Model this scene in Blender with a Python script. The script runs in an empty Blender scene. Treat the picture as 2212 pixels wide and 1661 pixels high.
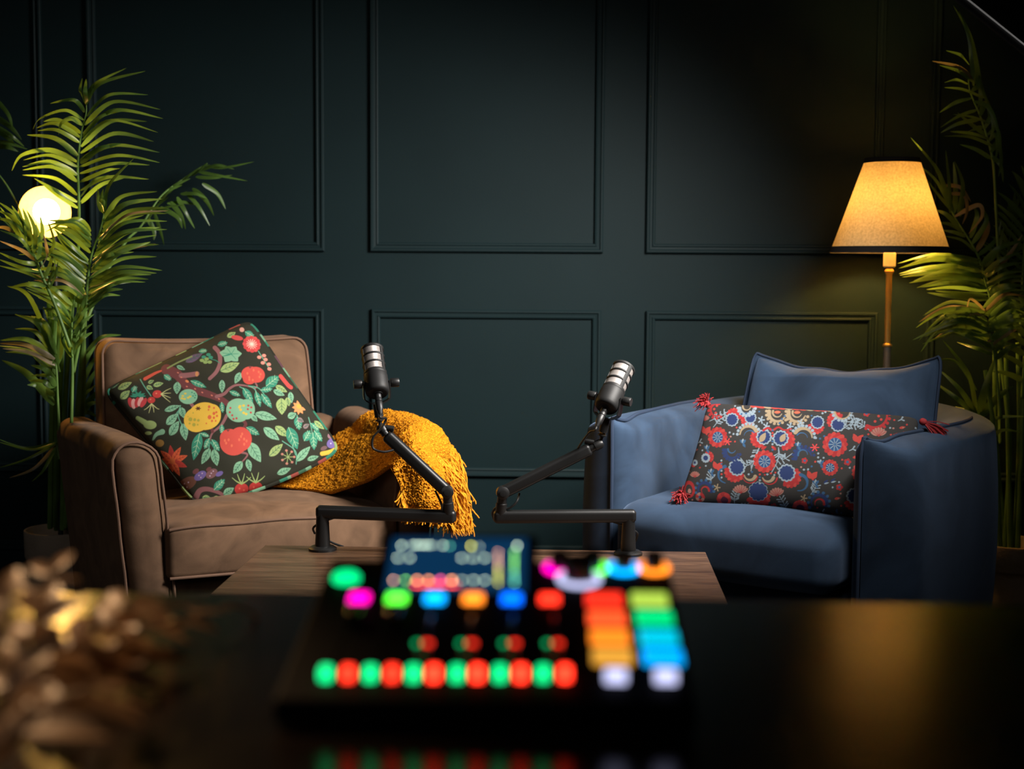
import bpy, math, random
import numpy as np
from mathutils import Vector, Matrix
random.seed(7); np.random.seed(7)
SC = bpy.context.scene
COL = SC.collection
PI = math.pi
# ------------------------------------------------------------------ camera
F = 3072.0; PCX = 1106.0; PCY = 830.5; CAMZ = 1.2
yaw, pit, roll = [math.radians(a) for a in (1.85, 4.8, 0.35)]
D = Vector((-math.sin(yaw)*math.cos(pit), math.cos(yaw)*math.cos(pit), -math.sin(pit)))
R0 = Vector((math.cos(yaw), math.sin(yaw), 0)); U0 = R0.cross(D)
RV = R0*math.cos(roll)+U0*math.sin(roll); UV_ = -R0*math.sin(roll)+U0*math.cos(roll)
CP = Vector((0, 0, CAMZ))
cd = bpy.data.cameras.new('camera'); cam = bpy.data.objects.new('camera', cd); COL.objects.link(cam)
m3 = Matrix((RV, UV_, -D)).transposed()
cam.matrix_world = Matrix.Translation(CP) @ m3.to_4x4()
cd.sensor_width = 36; cd.lens = 36*F/2212; cd.clip_start = 0.02
cd.dof.use_dof = True; cd.dof.focus_distance = 3.9; cd.dof.aperture_fstop = 2.8; cd.dof.aperture_blades = 0
SC.camera = cam
def ray(px, py): return D + RV*((px-PCX)/F) - UV_*((py-PCY)/F)
def at_y(px, py, Y):
    q = ray(px, py); return CP + q*(Y/q.y)
def at_z(px, py, z):
    q = ray(px, py); return CP + q*((z-CAMZ)/q.z)
def at_plane(px, py, P, n):
    q = ray(px, py); return CP + q*((P-CP).dot(n)/q.dot(n))
# ------------------------------------------------------------------ world, view, key light
w = bpy.data.worlds.new('world'); SC.world = w; w.use_nodes = True
w.node_tree.nodes['Background'].inputs[0].default_value = (0.55, 0.75, 1.0, 1)
w.node_tree.nodes['Background'].inputs[1].default_value = 0.012
SC.view_settings.view_transform = 'Standard'; SC.view_settings.look = 'None'
SC.view_settings.exposure = 0.0; SC.view_settings.gamma = 1.0; SC.view_settings.use_curve_mapping = False
KEY_POWER = 44.0; KEY_SPREAD = 88; KEY_COL = (1.0, 0.95, 0.90)
FILL_POWER = 4.2
LEFT_BULB = 130.0; RIGHT_BULB = 620.0; LEFT_REFLECTOR = 46.0
WARM = (1.0, 0.55, 0.135)
# softbox geometry: its lower edge is the pale line in the top right corner
SB_N = Vector((-0.67, 0.53, -0.62)).normalized()
SB_P = at_y(2066, 0, 3.0)
SB_A = at_plane(2066, 0, SB_P, SB_N); SB_B = at_plane(2188, 97, SB_P, SB_N)
SB_E1 = (SB_B-SB_A).normalized(); SB_E2 = SB_E1.cross(SB_N).normalized()
if SB_E2.z < 0: SB_E2 = -SB_E2
SB_C = SB_A + SB_E1*0.30 + SB_E2*0.45
def light(name, kind, loc, power, color, size=0.1, aim=None, spread=None, size_y=None):
    l = bpy.data.lights.new(name, kind); l.energy = power; l.color = color
    o = bpy.data.objects.new(name, l); COL.objects.link(o); o.location = loc
    if kind == 'AREA':
        l.shape = 'RECTANGLE'; l.size = size; l.size_y = size_y or size
        if spread: l.spread = math.radians(spread)
    elif kind == 'SPOT':
        l.spot_size = math.radians(spread or 60); l.spot_blend = 0.6; l.shadow_soft_size = size
    else: l.shadow_soft_size = size
    if aim is not None: o.rotation_euler = (Vector(aim)-Vector(loc)).to_track_quat('-Z', 'Y').to_euler()
    return o
light('softbox_light', 'AREA', SB_C + SB_N*0.02, KEY_POWER, KEY_COL, 0.75, SB_C + SB_N*3, KEY_SPREAD)
light('room_fill_light', 'AREA', (-1.7, 0.7, 2.2), FILL_POWER, (0.95, 0.92, 0.9), 1.6, (-0.8, 4.4, 0.6), 120)
light('desk_lamp_light', 'SPOT', (-1.15, 1.85, 1.75), 80.0, (1.0, 0.60, 0.30), 0.06, (-0.53, 1.06, 0.92), 28)  # unseen warm spot without a lamp, added to brighten the bronze leaves
# ------------------------------------------------------------------ materials
def lin(c):
    out = []
    for x in c[:3]:
        x = x/255.0
        out.append(x/12.92 if x <= 0.04045 else ((x+0.055)/1.055)**2.4)
    return tuple(out)
class NT:
    def __init__(s, name):
        s.m = bpy.data.materials.new(name); s.m.use_nodes = True
        s.t = s.m.node_tree; s.b = s.t.nodes['Principled BSDF']
    def n(s, kind, **kw):
        x = s.t.nodes.new(kind)
        for k, v in kw.items(): setattr(x, k, v)
        return x
    def l(s, a, b): s.t.links.new(a, b)
    def set(s, k, v): s.b.inputs[k].default_value = v
def ramp_mix(nt, fac, c1, c2):
    r = nt.n('ShaderNodeValToRGB'); r.color_ramp.elements[0].color = (*c1, 1); r.color_ramp.elements[1].color = (*c2, 1)
    r.color_ramp.elements[0].position = 0.3; r.color_ramp.elements[1].position = 0.7
    nt.l(fac, r.inputs[0]); return r.outputs[0]
def mat(name, c, rough=0.5, metal=0.0, var=0.12, vscale=6.0, bump=0.0, bscale=80.0, sheen=0.0, sheen_col=None, spec=0.5, stretch=None, coat=0.0, detail=4.0):
    nt = NT(name)
    nt.set('Roughness', rough); nt.set('Metallic', metal); nt.set('Specular IOR Level', spec)
    tc = nt.n('ShaderNodeTexCoord'); src = tc.outputs['Object']
    if stretch:
        mp = nt.n('ShaderNodeMapping'); mp.inputs['Scale'].default_value = stretch; nt.l(src, mp.inputs[0]); src = mp.outputs[0]
    no = nt.n('ShaderNodeTexNoise'); no.inputs['Scale'].default_value = vscale; no.inputs['Detail'].default_value = detail; no.inputs['Distortion'].default_value = 1.6 if sheen else 0.0
    nt.l(src, no.inputs['Vector'])
    a = tuple(max(0, x*(1-var)) for x in c); b = tuple(min(1, x*(1+var)) for x in c)
    nt.l(ramp_mix(nt, no.outputs['Fac'], a, b), nt.b.inputs['Base Color'])
    if bump:
        bn = nt.n('ShaderNodeTexNoise'); bn.inputs['Scale'].default_value = bscale; bn.inputs['Detail'].default_value = 3
        nt.l(src, bn.inputs['Vector'])
        bp = nt.n('ShaderNodeBump'); bp.inputs['Strength'].default_value = bump; bp.inputs['Distance'].default_value = 0.01
        nt.l(bn.outputs['Fac'], bp.inputs['Height']); nt.l(bp.outputs[0], nt.b.inputs['Normal'])
    if sheen:
        nt.set('Sheen Weight', sheen); nt.set('Sheen Roughness', 0.45)
        sc = sheen_col or c; nt.set('Sheen Tint', (*sc, 1))
    if coat: nt.set('Coat Weight', coat); nt.set('Coat Roughness', 0.12)
    return nt.m
def emis(name, c, s, base=None):
    nt = NT(name); nt.set('Base Color', (*(base or c), 1)); nt.set('Emission Color', (*c, 1)); nt.set('Emission Strength', s); nt.set('Roughness', 0.5)
    return nt.m
def attr_mat(name, rough=0.85, bump=0.15, bscale=900, sheen=0.0):
    nt = NT(name); a = nt.n('ShaderNodeVertexColor'); a.layer_name = 'print'
    nt.l(a.outputs['Color'], nt.b.inputs['Base Color']); nt.set('Roughness', rough); nt.set('Specular IOR Level', 0.2)
    tc = nt.n('ShaderNodeTexCoord'); bn = nt.n('ShaderNodeTexNoise'); bn.inputs['Scale'].default_value = bscale
    nt.l(tc.outputs['Object'], bn.inputs['Vector'])
    bp = nt.n('ShaderNodeBump'); bp.inputs['Strength'].default_value = bump; bp.inputs['Distance'].default_value = 0.004
    nt.l(bn.outputs['Fac'], bp.inputs['Height']); nt.l(bp.outputs[0], nt.b.inputs['Normal'])
    if sheen: nt.set('Sheen Weight', sheen)
    return nt.m
def leaf_mat(name, c, var=0.35, rough=0.42):
    nt = NT(name); t = nt.t
    tc = nt.n('ShaderNodeTexCoord'); no = nt.n('ShaderNodeTexNoise'); no.inputs['Scale'].default_value = 9; nt.l(tc.outputs['Object'], no.inputs['Vector'])
    a = tuple(x*(1-var) for x in c); b = tuple(min(1, x*(1+var)) for x in c)
    colr = ramp_mix(nt, no.outputs['Fac'], a, b)
    nt.l(colr, nt.b.inputs['Base Color']); nt.set('Roughness', rough); nt.set('Specular IOR Level', 0.45)
    tr = nt.n('ShaderNodeBsdfTranslucent'); nt.l(colr, tr.inputs['Color'])
    mx = nt.n('ShaderNodeMixShader'); mx.inputs[0].default_value = 0.42
    nt.l(nt.b.outputs[0], mx.inputs[1]); nt.l(tr.outputs[0], mx.inputs[2])
    nt.l(mx.outputs[0], t.nodes['Material Output'].inputs['Surface'])
    return nt.m
def wood_mat(name, c1, c2, rough, scale=(1.2, 14, 14), coat=0.0, spec=0.5, knots=1.0):
    nt = NT(name); tc = nt.n('ShaderNodeTexCoord'); mp = nt.n('ShaderNodeMapping'); mp.inputs['Scale'].default_value = scale
    nt.l(tc.outputs['Object'], mp.inputs[0])
    no = nt.n('ShaderNodeTexNoise'); no.inputs['Scale'].default_value = 2.2; no.inputs['Detail'].default_value = 9; no.inputs['Roughness'].default_value = 0.62; no.inputs['Distortion'].default_value = 0.6*knots
    nt.l(mp.outputs[0], no.inputs['Vector'])
    nt.l(ramp_mix(nt, no.outputs['Fac'], c1, c2), nt.b.inputs['Base Color'])
    nt.set('Roughness', rough); nt.set('Specular IOR Level', spec)
    if coat: nt.set('Coat Weight', coat); nt.set('Coat Roughness', 0.1)
    bp = nt.n('ShaderNodeBump'); bp.inputs['Strength'].default_value = 0.08; bp.inputs['Distance'].default_value = 0.004
    nt.l(no.outputs['Fac'], bp.inputs['Height']); nt.l(bp.outputs[0], nt.b.inputs['Normal'])
    return nt.m
M = {}
M['wall'] = mat('teal_wall_paint', (0.0066, 0.0165, 0.0185), 0.6, var=0.06, vscale=3, bump=0.06, bscale=260, spec=0.15)
M['dark'] = mat('dark_room_paint', (0.012, 0.013, 0.014), 0.8)
M['floor'] = mat('dark_carpet', (0.012, 0.013, 0.015), 0.95, bump=0.5, bscale=400)
M['brown'] = mat('brown_velvet', (0.130, 0.074, 0.043), 0.85, var=0.30, vscale=7, bump=0.10, bscale=700, sheen=0.16, sheen_col=(0.6, 0.40, 0.28), spec=0.15)
M['brownpipe'] = mat('brown_piping', (0.15, 0.085, 0.055), 0.8, spec=0.2)
M['blue'] = mat('blue_velvet', (0.021, 0.038, 0.068), 0.85, var=0.34, vscale=4.0, bump=0.10, bscale=800, sheen=0.35, sheen_col=(0.30, 0.42, 0.65), spec=0.15)
M['bluepipe'] = mat('blue_piping', (0.018, 0.03, 0.056), 0.8, spec=0.2)
M['wood'] = wood_mat('walnut_table_wood', (0.040, 0.018, 0.010), (0.23, 0.125, 0.068), 0.36, scale=(2.2, 22, 22), knots=2.0)
M['edge'] = mat('table_underframe', (0.02, 0.012, 0.008), 0.6)
M['desk'] = wood_mat('black_brown_desk', (0.004, 0.0025, 0.002), (0.010, 0.006, 0.004), 0.23, spec=0.5)
M['blackmetal'] = mat('satin_black_metal', (0.012, 0.012, 0.012), 0.42, var=0.05, bump=0.03, bscale=900, spec=0.5)
M['micbody'] = mat('mic_black_paint', (0.011, 0.011, 0.011), 0.55, var=0.05, spec=0.35)
M['rubber'] = mat('black_cable_rubber', (0.010, 0.010, 0.010), 0.45)
M['steel'] = mat('bright_steel', (0.7, 0.68, 0.65), 0.25, metal=1.0, var=0.05)
M['brass'] = mat('brass', (0.72, 0.42, 0.13), 0.28, metal=1.0, var=0.08)
M['lampbrass'] = mat('antique_brass_pole', (0.80, 0.47, 0.11), 0.38, metal=0.7, var=0.06)
M['greymetal'] = mat('grey_pole_metal', (0.22, 0.20, 0.17), 0.45, metal=0.6)
M['white'] = mat('white_plastic', (0.75, 0.72, 0.66), 0.5, var=0.03)
M['trim'] = mat('black_shade_trim', (0.012, 0.010, 0.009), 0.8)
M['pot'] = mat('pale_stone_pot', (0.30, 0.235, 0.175), 0.8, var=0.12, vscale=14, bump=0.2, bscale=120)
M['soil'] = mat('dark_soil', (0.02, 0.014, 0.01), 0.95, bump=1.0, bscale=120)
M['stem'] = leaf_mat('green_stem', (0.17, 0.30, 0.07), 0.3)
M['leafA'] = leaf_mat('palm_leaf', (0.10, 0.19, 0.034), 0.35, 0.33)
M['leafdry'] = leaf_mat('palm_leaf_tan', (0.24, 0.19, 0.09))
M['bronze'] = leaf_mat('bronze_leaf', (0.40, 0.24, 0.13), 0.3, 0.42)
M['bronze'].node_tree.nodes['Principled BSDF'].inputs['Specular IOR Level'].default_value = 0.45
M['bronzestem'] = mat('brown_twig', (0.10, 0.06, 0.03), 0.7)
M['red'] = mat('red_tassel_thread', (0.24, 0.010, 0.013), 0.85, var=0.25, vscale=60)
def mesh_grille():
    nt = NT('silver_woven_mesh'); tc = nt.n('ShaderNodeTexCoord')
    fac = None
    mp = nt.n('ShaderNodeMapping'); mp.inputs['Rotation'].default_value = (0, 0, math.radians(40)); nt.l(tc.outputs['UV'], mp.inputs[0])
    wv = nt.n('ShaderNodeTexWave'); wv.inputs['Scale'].default_value = 3.2; wv.inputs['Distortion'].default_value = 0
    nt.l(mp.outputs[0], wv.inputs['Vector'])
    r = nt.n('ShaderNodeValToRGB'); r.color_ramp.elements[0].position = 0.30; r.color_ramp.elements[1].position = 0.55
    r.color_ramp.elements[0].color = (0.02, 0.017, 0.016, 1); r.color_ramp.elements[1].color = (0.52, 0.47, 0.44, 1)
    nt.l(wv.outputs['Fac'], r.inputs[0]); nt.l(r.outputs[0], nt.b.inputs['Base Color'])
    nt.set('Metallic', 0.35); nt.set('Roughness', 0.42)
    bp = nt.n('ShaderNodeBump'); bp.inputs['Strength'].default_value = 0.5; bp.inputs['Distance'].default_value = 0.001
    nt.l(wv.outputs['Fac'], bp.inputs['Height']); nt.l(bp.outputs[0], nt.b.inputs['Normal'])
    return nt.m
M['grille'] = mesh_grille()
def boucle():
    nt = NT('mustard_boucle'); tc = nt.n('ShaderNodeTexCoord')
    v = nt.n('ShaderNodeTexVoronoi'); v.inputs['Scale'].default_value = 190; nt.l(tc.outputs['Object'], v.inputs['Vector'])
    no = nt.n('ShaderNodeTexNoise'); no.inputs['Scale'].default_value = 120; no.inputs['Detail'].default_value = 5; nt.l(tc.outputs['Object'], no.inputs['Vector'])
    ml = nt.n('ShaderNodeMath', operation='MULTIPLY_ADD'); nt.l(v.outputs['Distance'], ml.inputs[0]); ml.inputs[1].default_value = -0.9
    nt.l(no.outputs['Fac'], ml.inputs[2])
    r = nt.n('ShaderNodeValToRGB'); r.color_ramp.elements[0].position = -0.0; r.color_ramp.elements[1].position = 0.5
    r.color_ramp.elements[0].color = (0.40, 0.145, 0.005, 1); r.color_ramp.elements[1].color = (0.70, 0.285, 0.012, 1)
    nt.l(ml.outputs[0], r.inputs[0]); nt.l(r.outputs[0], nt.b.inputs['Base Color'])
    bp = nt.n('ShaderNodeBump'); bp.inputs['Strength'].default_value = 0.7; bp.inputs['Distance'].default_value = 0.005
    nt.l(ml.outputs[0], bp.inputs['Height']); nt.l(bp.outputs[0], nt.b.inputs['Normal'])
    nt.set('Roughness', 0.9); nt.set('Specular IOR Level', 0.1); return nt.m
M['boucle'] = boucle()
M['fringe'] = mat('mustard_fringe_yarn', (0.60, 0.235, 0.014), 0.9, var=0.3, vscale=60, spec=0.1)
def shade_mat():
    nt = NT('linen_lamp_shade'); t = nt.t
    tc = nt.n('ShaderNodeTexCoord'); no = nt.n('ShaderNodeTexNoise'); no.inputs['Scale'].default_value = 130; no.inputs['Detail'].default_value = 4
    nt.l(tc.outputs['Object'], no.inputs['Vector'])
    c = ramp_mix(nt, no.outputs['Fac'], (0.56, 0.43, 0.23), (0.78, 0.62, 0.36))
    nt.l(c, nt.b.inputs['Base Color']); nt.set('Roughness', 0.9); nt.set('Specular IOR Level', 0.1)
    tr = nt.n('ShaderNodeBsdfTranslucent'); nt.l(c, tr.inputs['Color'])
    mx = nt.n('ShaderNodeMixShader'); mx.inputs[0].default_value = 0.060
    nt.l(nt.b.outputs[0], mx.inputs[1]); nt.l(tr.outputs[0], mx.inputs[2]); nt.l(mx.outputs[0], t.nodes['Material Output'].inputs['Surface'])
    return nt.m
M['shade'] = shade_mat()
M['softblack'] = mat('black_softbox_fabric', (0.006, 0.006, 0.007), 0.7)
M['softedge'] = mat('grey_softbox_binding', (0.035, 0.04, 0.05), 0.8, var=0.6, vscale=40)
M['softfront'] = emis('white_softbox_diffuser', (1, 0.95, 0.9), 0.4)
# ------------------------------------------------------------------ object helpers
WM = {}
def tag(o, label=None, cat=None, group=None, kind=None):
    if label: o['label'] = label
    if cat: o['category'] = cat
    if group: o['group'] = group
    if kind: o['kind'] = kind
    return o
def thing(name, label, cat, loc=(0, 0, 0), rz=0.0, group=None, mtx=None):
    o = bpy.data.objects.new(name, None); COL.objects.link(o); o.empty_display_size = 0.05
    m = mtx if mtx is not None else Matrix.Translation(Vector(loc)) @ Matrix.Rotation(rz, 4, 'Z')
    o.matrix_world = m; WM[o.name] = m.copy()
    return tag(o, label, cat, group)
class MB:
    def __init__(s): s.v = []; s.f = []; s.mi = []; s.n = 0; s.uv = None
    def add(s, vs, fs, m=0, T=None):
        vs = np.asarray(vs, float).reshape(-1, 3)
        if T is not None:
            A = np.array(T); vs = vs @ A[:3, :3].T + A[:3, 3]
        s.v.append(vs)
        for q in fs: s.f.append(tuple(int(i)+s.n for i in q)); s.mi.append(m)
        s.n += len(vs); return s
    def build(s, name, mats, parent=None, world=False, sharp=40, label=None, smooth=True):
        if not isinstance(mats, (list, tuple)): mats = [mats]
        V = np.concatenate(s.v) if s.v else np.zeros((0, 3))
        me = bpy.data.meshes.new(name)
        if world and parent is not None:
            A = np.array(WM[parent.name].inverted()); V = V @ A[:3, :3].T + A[:3, 3]
        me.from_pydata(V.tolist(), [], s.f)
        for q in mats: me.materials.append(q)
        if any(s.mi): me.polygons.foreach_set('material_index', s.mi)
        if smooth:
            me.polygons.foreach_set('use_smooth', [True]*len(s.f))
            if sharp: me.set_sharp_from_angle(angle=math.radians(sharp))
        me.update()
        o = bpy.data.objects.new(name, me); COL.objects.link(o)
        if parent is not None: o.parent = parent; WM[o.name] = WM[parent.name]
        else: WM[o.name] = Matrix.Identity(4)
        if label: o['label'] = label
        return o
def rbox(dim, r, n=(1, 1, 1), seg=4, c=(0, 0, 0), deform=None):
    h = [d/2 for d in dim]; r = min(r, min(h)*0.999)
    ax = []
    for k in range(3):
        inner = h[k]-r
        a = [-(inner)-r*math.tan(math.radians(45*(1-i/seg))) for i in range(seg)]
        b = list(np.linspace(-inner, inner, n[k]+1))
        ax.append(np.array(a+b+[-x for x in a[::-1]]))
    N = [len(a) for a in ax]; idx = {}; vs = []; fs = []
    def vid(i, j, k):
        key = (i, j, k)
        if key not in idx:
            p = np.array([ax[0][i], ax[1][j], ax[2][k]])
            q = np.array([max(-(h[t]-r), min(h[t]-r, p[t])) for t in range(3)])
            d = p-q; L = np.linalg.norm(d)
            idx[key] = len(vs); vs.append(q + (d/L*r if L > 1e-9 else 0))
        return idx[key]
    for (a, b, cc) in ((0, 1, 2), (1, 2, 0), (2, 0, 1)):
        for side in (0, N[cc]-1):
            for i in range(N[a]-1):
                for j in range(N[b]-1):
                    q = []
                    for (di, dj) in ((0, 0), (1, 0), (1, 1), (0, 1)):
                        t = [0, 0, 0]; t[a] = i+di; t[b] = j+dj; t[cc] = side; q.append(vid(*t))
                    fs.append(q if side else q[::-1])
    vs = np.array(vs) + np.array(c)
    if deform is not None: vs = np.array([deform(*p) for p in vs])
    return vs, fs
def box(mb, c, s, m=0, T=None):
    v, f = rbox(s, min(s)*0.12, seg=1); mb.add(np.array(v)+np.array(c), f, m, T); return mb
def bar(mb, p0, p1, w, h, r=0.003, m=0, up=Vector((0, 0, 1)), seg=3):
    p0 = Vector(p0); p1 = Vector(p1); x = (p1-p0); L = x.length; x.normalize(); y = up.cross(x).normalized(); z = x.cross(y)
    T = Matrix.Translation((p0+p1)/2) @ Matrix((x, y, z)).transposed().to_4x4()
    v, f = rbox((L, w, h), r, seg=seg); mb.add(v, f, m, T); return mb
def frame(p, z, xhint=Vector((1, 0, 0))):
    z = Vector(z).normalized(); x = (xhint - z*xhint.dot(z))
    if x.length < 1e-4: x = Vector((0, 1, 0)) - z*z.y
    x.normalize(); y = z.cross(x)
    return Matrix.Translation(Vector(p)) @ Matrix((x, y, z)).transposed().to_4x4()
def lathe(mb, prof, seg=32, T=None, m=0, closed=True):
    vs = []; fs = []; n = len(prof)
    for (r, z) in prof:
        for k in range(seg):
            a = 2*PI*k/seg; vs.append((r*math.cos(a), r*math.sin(a), z))
    for i in range(n-1):
        for k in range(seg):
            k2 = (k+1) % seg; fs.append((i*seg+k, i*seg+k2, (i+1)*seg+k2, (i+1)*seg+k))
    if closed:
        if prof[0][0] > 1e-6: fs.append(tuple(range(seg))[::-1])
        if prof[-1][0] > 1e-6: fs.append(tuple((n-1)*seg+k for k in range(seg)))
    mb.add(vs, fs, m, T); return mb
def catmull(P, n=8, closed=False):
    P = [np.array(p, float) for p in P]; N = len(P); out = []
    rng = range(N if closed else N-1)
    for i in rng:
        if closed: a, b, c, d = P[(i-1) % N], P[i], P[(i+1) % N], P[(i+2) % N]
        else: a, b, c, d = P[max(i-1, 0)], P[i], P[i+1], P[min(i+2, N-1)]
        for k in range(n):
            t = k/n
            out.append(0.5*((2*b)+(-a+c)*t+(2*a-5*b+4*c-d)*t*t+(-a+3*b-3*c+d)*t**3))
    if not closed: out.append(P[-1])
    return np.array(out)
def tube(mb, pts, r, seg=8, closed=False, m=0, caps=True):
    P = [Vector(p) for p in pts]; n = len(P); rr = r if hasattr(r, '__len__') else [r]*n
    vs = []; fs = []
    T0 = (P[1]-P[0]).normalized(); N0 = T0.orthogonal().normalized()
    for i in range(n):
        if closed: t = (P[(i+1) % n]-P[i-1])
        else: t = P[min(i+1, n-1)]-P[max(i-1, 0)]
        if t.length < 1e-9: t = T0
        t = t.normalized(); N0 = (N0 - t*N0.dot(t))
        if N0.length < 1e-6: N0 = t.orthogonal()
        N0.normalize(); B = t.cross(N0)
        for k in range(seg):
            a = 2*PI*k/seg; vs.append(P[i]+(N0*math.cos(a)+B*math.sin(a))*rr[i])
    for i in range(n if closed else n-1):
        j = (i+1) % n
        for k in range(seg):
            k2 = (k+1) % seg; fs.append((i*seg+k, i*seg+k2, j*seg+k2, j*seg+k))
    if caps and not closed:
        fs.append(tuple(range(seg))[::-1]); fs.append(tuple((n-1)*seg+k for k in range(seg)))
    mb.add([tuple(v) for v in vs], fs, m); return mb
def gridmesh(mb, G, m=0, flip=False, closed_u=False):
    G = np.asarray(G); nu, nv = G.shape[:2]; fs = []
    for i in range(nu if closed_u else nu-1):
        i2 = (i+1) % nu
        for j in range(nv-1):
            q = (i*nv+j, i*nv+j+1, i2*nv+j+1, i2*nv+j); fs.append(q[::-1] if flip else q)
    mb.add(G.reshape(-1, 3), fs, m); return mb
def fbm(P, s, seed=0, octv=3):
    # cheap value noise built of sines, fine for wrinkles
    P = np.asarray(P); rs = np.random.RandomState(seed); out = np.zeros(P.shape[:-1])
    amp = 1.0
    for o in range(octv):
        for _ in range(4):
            k = rs.normal(size=3)*s*(2**o); out += amp*np.sin(P @ k + rs.uniform(0, 6.28))/4
        amp *= 0.55
    return out
#==STRUCTURE==
def struct(o): o['kind'] = 'structure'; return o
WY = 5.3
def plane_box(name, c, s, m): return struct(box(MB(), c, s).build(name, m))
plane_box('floor', (0, 2.1, -0.05), (6.6, 7.0, 0.1), M['floor'])
plane_box('ceiling', (0, 2.1, 2.75), (6.6, 7.0, 0.1), M['dark'])
plane_box('wall_back', (0, WY+0.05, 1.35), (6.6, 0.1, 2.8), M['wall'])
plane_box('wall_left', (-3.25, 2.1, 1.35), (0.1, 7.0, 2.8), M['wall'])
plane_box('wall_right', (3.25, 2.1, 1.35), (0.1, 7.0, 2.8), M['wall'])
plane_box('wall_front', (0, -1.35, 1.35), (6.6, 0.1, 2.8), M['dark'])
bb = MB(); v, f = rbox((6.4, 0.022, 0.149), 0.006, seg=2, c=(0, WY-0.011, 0.0745)); bb.add(v, f)
v, f = rbox((6.4, 0.012, 0.02), 0.005, seg=2, c=(0, WY-0.024, 0.118)); bb.add(v, f)
struct(bb.build('baseboard_back', M['wall']))
# picture-frame mouldings on the wall: stepped profile (inward distance, height off the wall)
PROF = [(0.0, 0.0), (0.0, 0.013), (0.004, 0.017), (0.010, 0.017), (0.014, 0.012), (0.022, 0.010), (0.026, 0.013), (0.031, 0.011), (0.034, 0.006), (0.034, 0.0)]
def moulding(name, x0, x1, z0, z1):
    G = []
    for (ins, hgt) in PROF:
        G.append([(x0+ins, WY-hgt, z0+ins), (x1-ins, WY-hgt, z0+ins), (x1-ins, WY-hgt, z1-ins), (x0+ins, WY-hgt, z1-ins), (x0+ins, WY-hgt, z0+ins)])
    struct(gridmesh(MB(), G).build(name, M['wall'], sharp=25))
edges = [(-2.78, -1.922), (-1.754, -0.872), (-0.702, 0.163), (0.321, 1.182), (1.350, 2.21)]
k = 1
for (x0, x1) in edges:
    moulding('trim_%d' % k, x0, x1, 1.247, 2.5); k += 1
    moulding('trim_%d' % k, x0+0.004, x1-0.004, 0.407, 1.034); k += 1
#==PALMS==
def leaflet(mb, base, d, L, wd, nrm, droop, m=0, seg=7, fold=0.25, side=Vector((0, 0, 0))):
    d = Vector(d).normalized(); base = Vector(base); rows = []; prev = None
    for i in range(seg+1):
        t = i/seg
        p = base + d*(L*t) + Vector((0, 0, -1))*(droop*L*t*t) + side*(L*t*t)
        tg = d + Vector((0, 0, -1))*(2*droop*t) + side*(2*t); tg.normalize()
        wv = tg.cross(nrm)
        if wv.length < 1e-4: wv = tg.orthogonal()
        wv.normalize(); nn = wv.cross(tg)
        ww = wd*0.5*(min(1, t*7+0.25))*max(0.02, (1-t**2.2))**0.75
        rows.append([p - wv*ww + nn*ww*fold, p, p + wv*ww + nn*ww*fold])
    gridmesh(mb, [[tuple(q) for q in r] for r in rows], m)
def palm_frond(parent, pts, n, LR, LL, wd=0.017, nrm=Vector((0.1, -1, 0.35)), droop=(0.35, 0.35), a0=62, a1=22, t0=0.15, dry=0.06, rad=(0.006, 0.0015), jit=0.10, seed=0, out=0.15, lenf=None, name='frond'):
    rnd = random.Random(seed); C = catmull(pts, 14); n_c = len(C); mb = MB()
    tube(mb, C, list(np.linspace(rad[0], rad[1], n_c)), 6, m=1)
    for i in range(n):
        t = t0 + (1-t0)*(i+0.5)/n; q = t*(n_c-1); i0 = min(int(q), n_c-2)
        p = Vector(C[i0]).lerp(Vector(C[i0+1]), q-i0); T = (Vector(C[i0+1])-Vector(C[i0])).normalized()
        N = nrm.normalized(); N = (N - T*N.dot(T)).normalized(); S = T.cross(N).normalized()   # S: right side when seen from the camera
        s_ = (i+0.5)/n
        env = lenf(s_) if lenf else (0.62+0.38*math.sin(PI*min(1, s_*0.9+0.1)))*(1-0.35*s_**4)
        for sg, L, dr in ((1, LR, droop[0]), (-1, LL, droop[1])):
            if L <= 0: continue
            a = math.radians(a0+(a1-a0)*s_ + rnd.uniform(-5, 5))
            d = T*math.cos(a) + S*(sg*math.sin(a)) + N*(out*rnd.uniform(0.3, 1.3))
            m = 2 if rnd.random() < dry else 0
            nn = (N + S*rnd.uniform(-0.5, 0.5) + T*rnd.uniform(-0.5, 0.1)).normalized()
            leaflet(mb, p, d, L*env*rnd.uniform(1-jit, 1+jit), wd*rnd.uniform(0.8, 1.15), nn, dr*rnd.uniform(0.8, 1.2), m)
    if True:   # the leaflet pair at the tip
        T = (Vector(C[-1])-Vector(C[-2])).normalized()
        N = nrm.normalized(); S = T.cross(N).normalized(); L = 0.55*max(LR, LL)
        for sg in (-0.12, 0.15): leaflet(mb, C[-1], T+S*sg, L, wd*0.9, N, 0.1, 0)
    return mb.build(name, [M['leafA'], M['stem'], M['leafdry']], parent, world=True, sharp=0)
def planter(parent, c, r, h, bands=True):
    x, y = c
    prof = [(r*0.80, 0.0), (r*0.88, 0.01), (r*0.93, h*0.55), (r*0.94, h*0.62), (r*0.955, h*0.63), (r*0.985, h*0.66), (r, h*0.98), (r*0.995, h), (r*0.93, h), (r*0.92, h*0.98), (r*0.90, h*0.80)]
    lathe(MB(), prof, 48, Matrix.Translation((x, y, 0)), closed=True).build('planter', M['pot'], parent, world=True)
    lathe(MB(), [(0.0, h*0.83), (r*0.5, h*0.84), (r*0.905, h*0.82)], 32, Matrix.Translation((x, y, 0)), closed=False).build('soil', M['soil'], parent, world=True)
def pts3(lst): return [at_y(*p) for p in lst]
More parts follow.
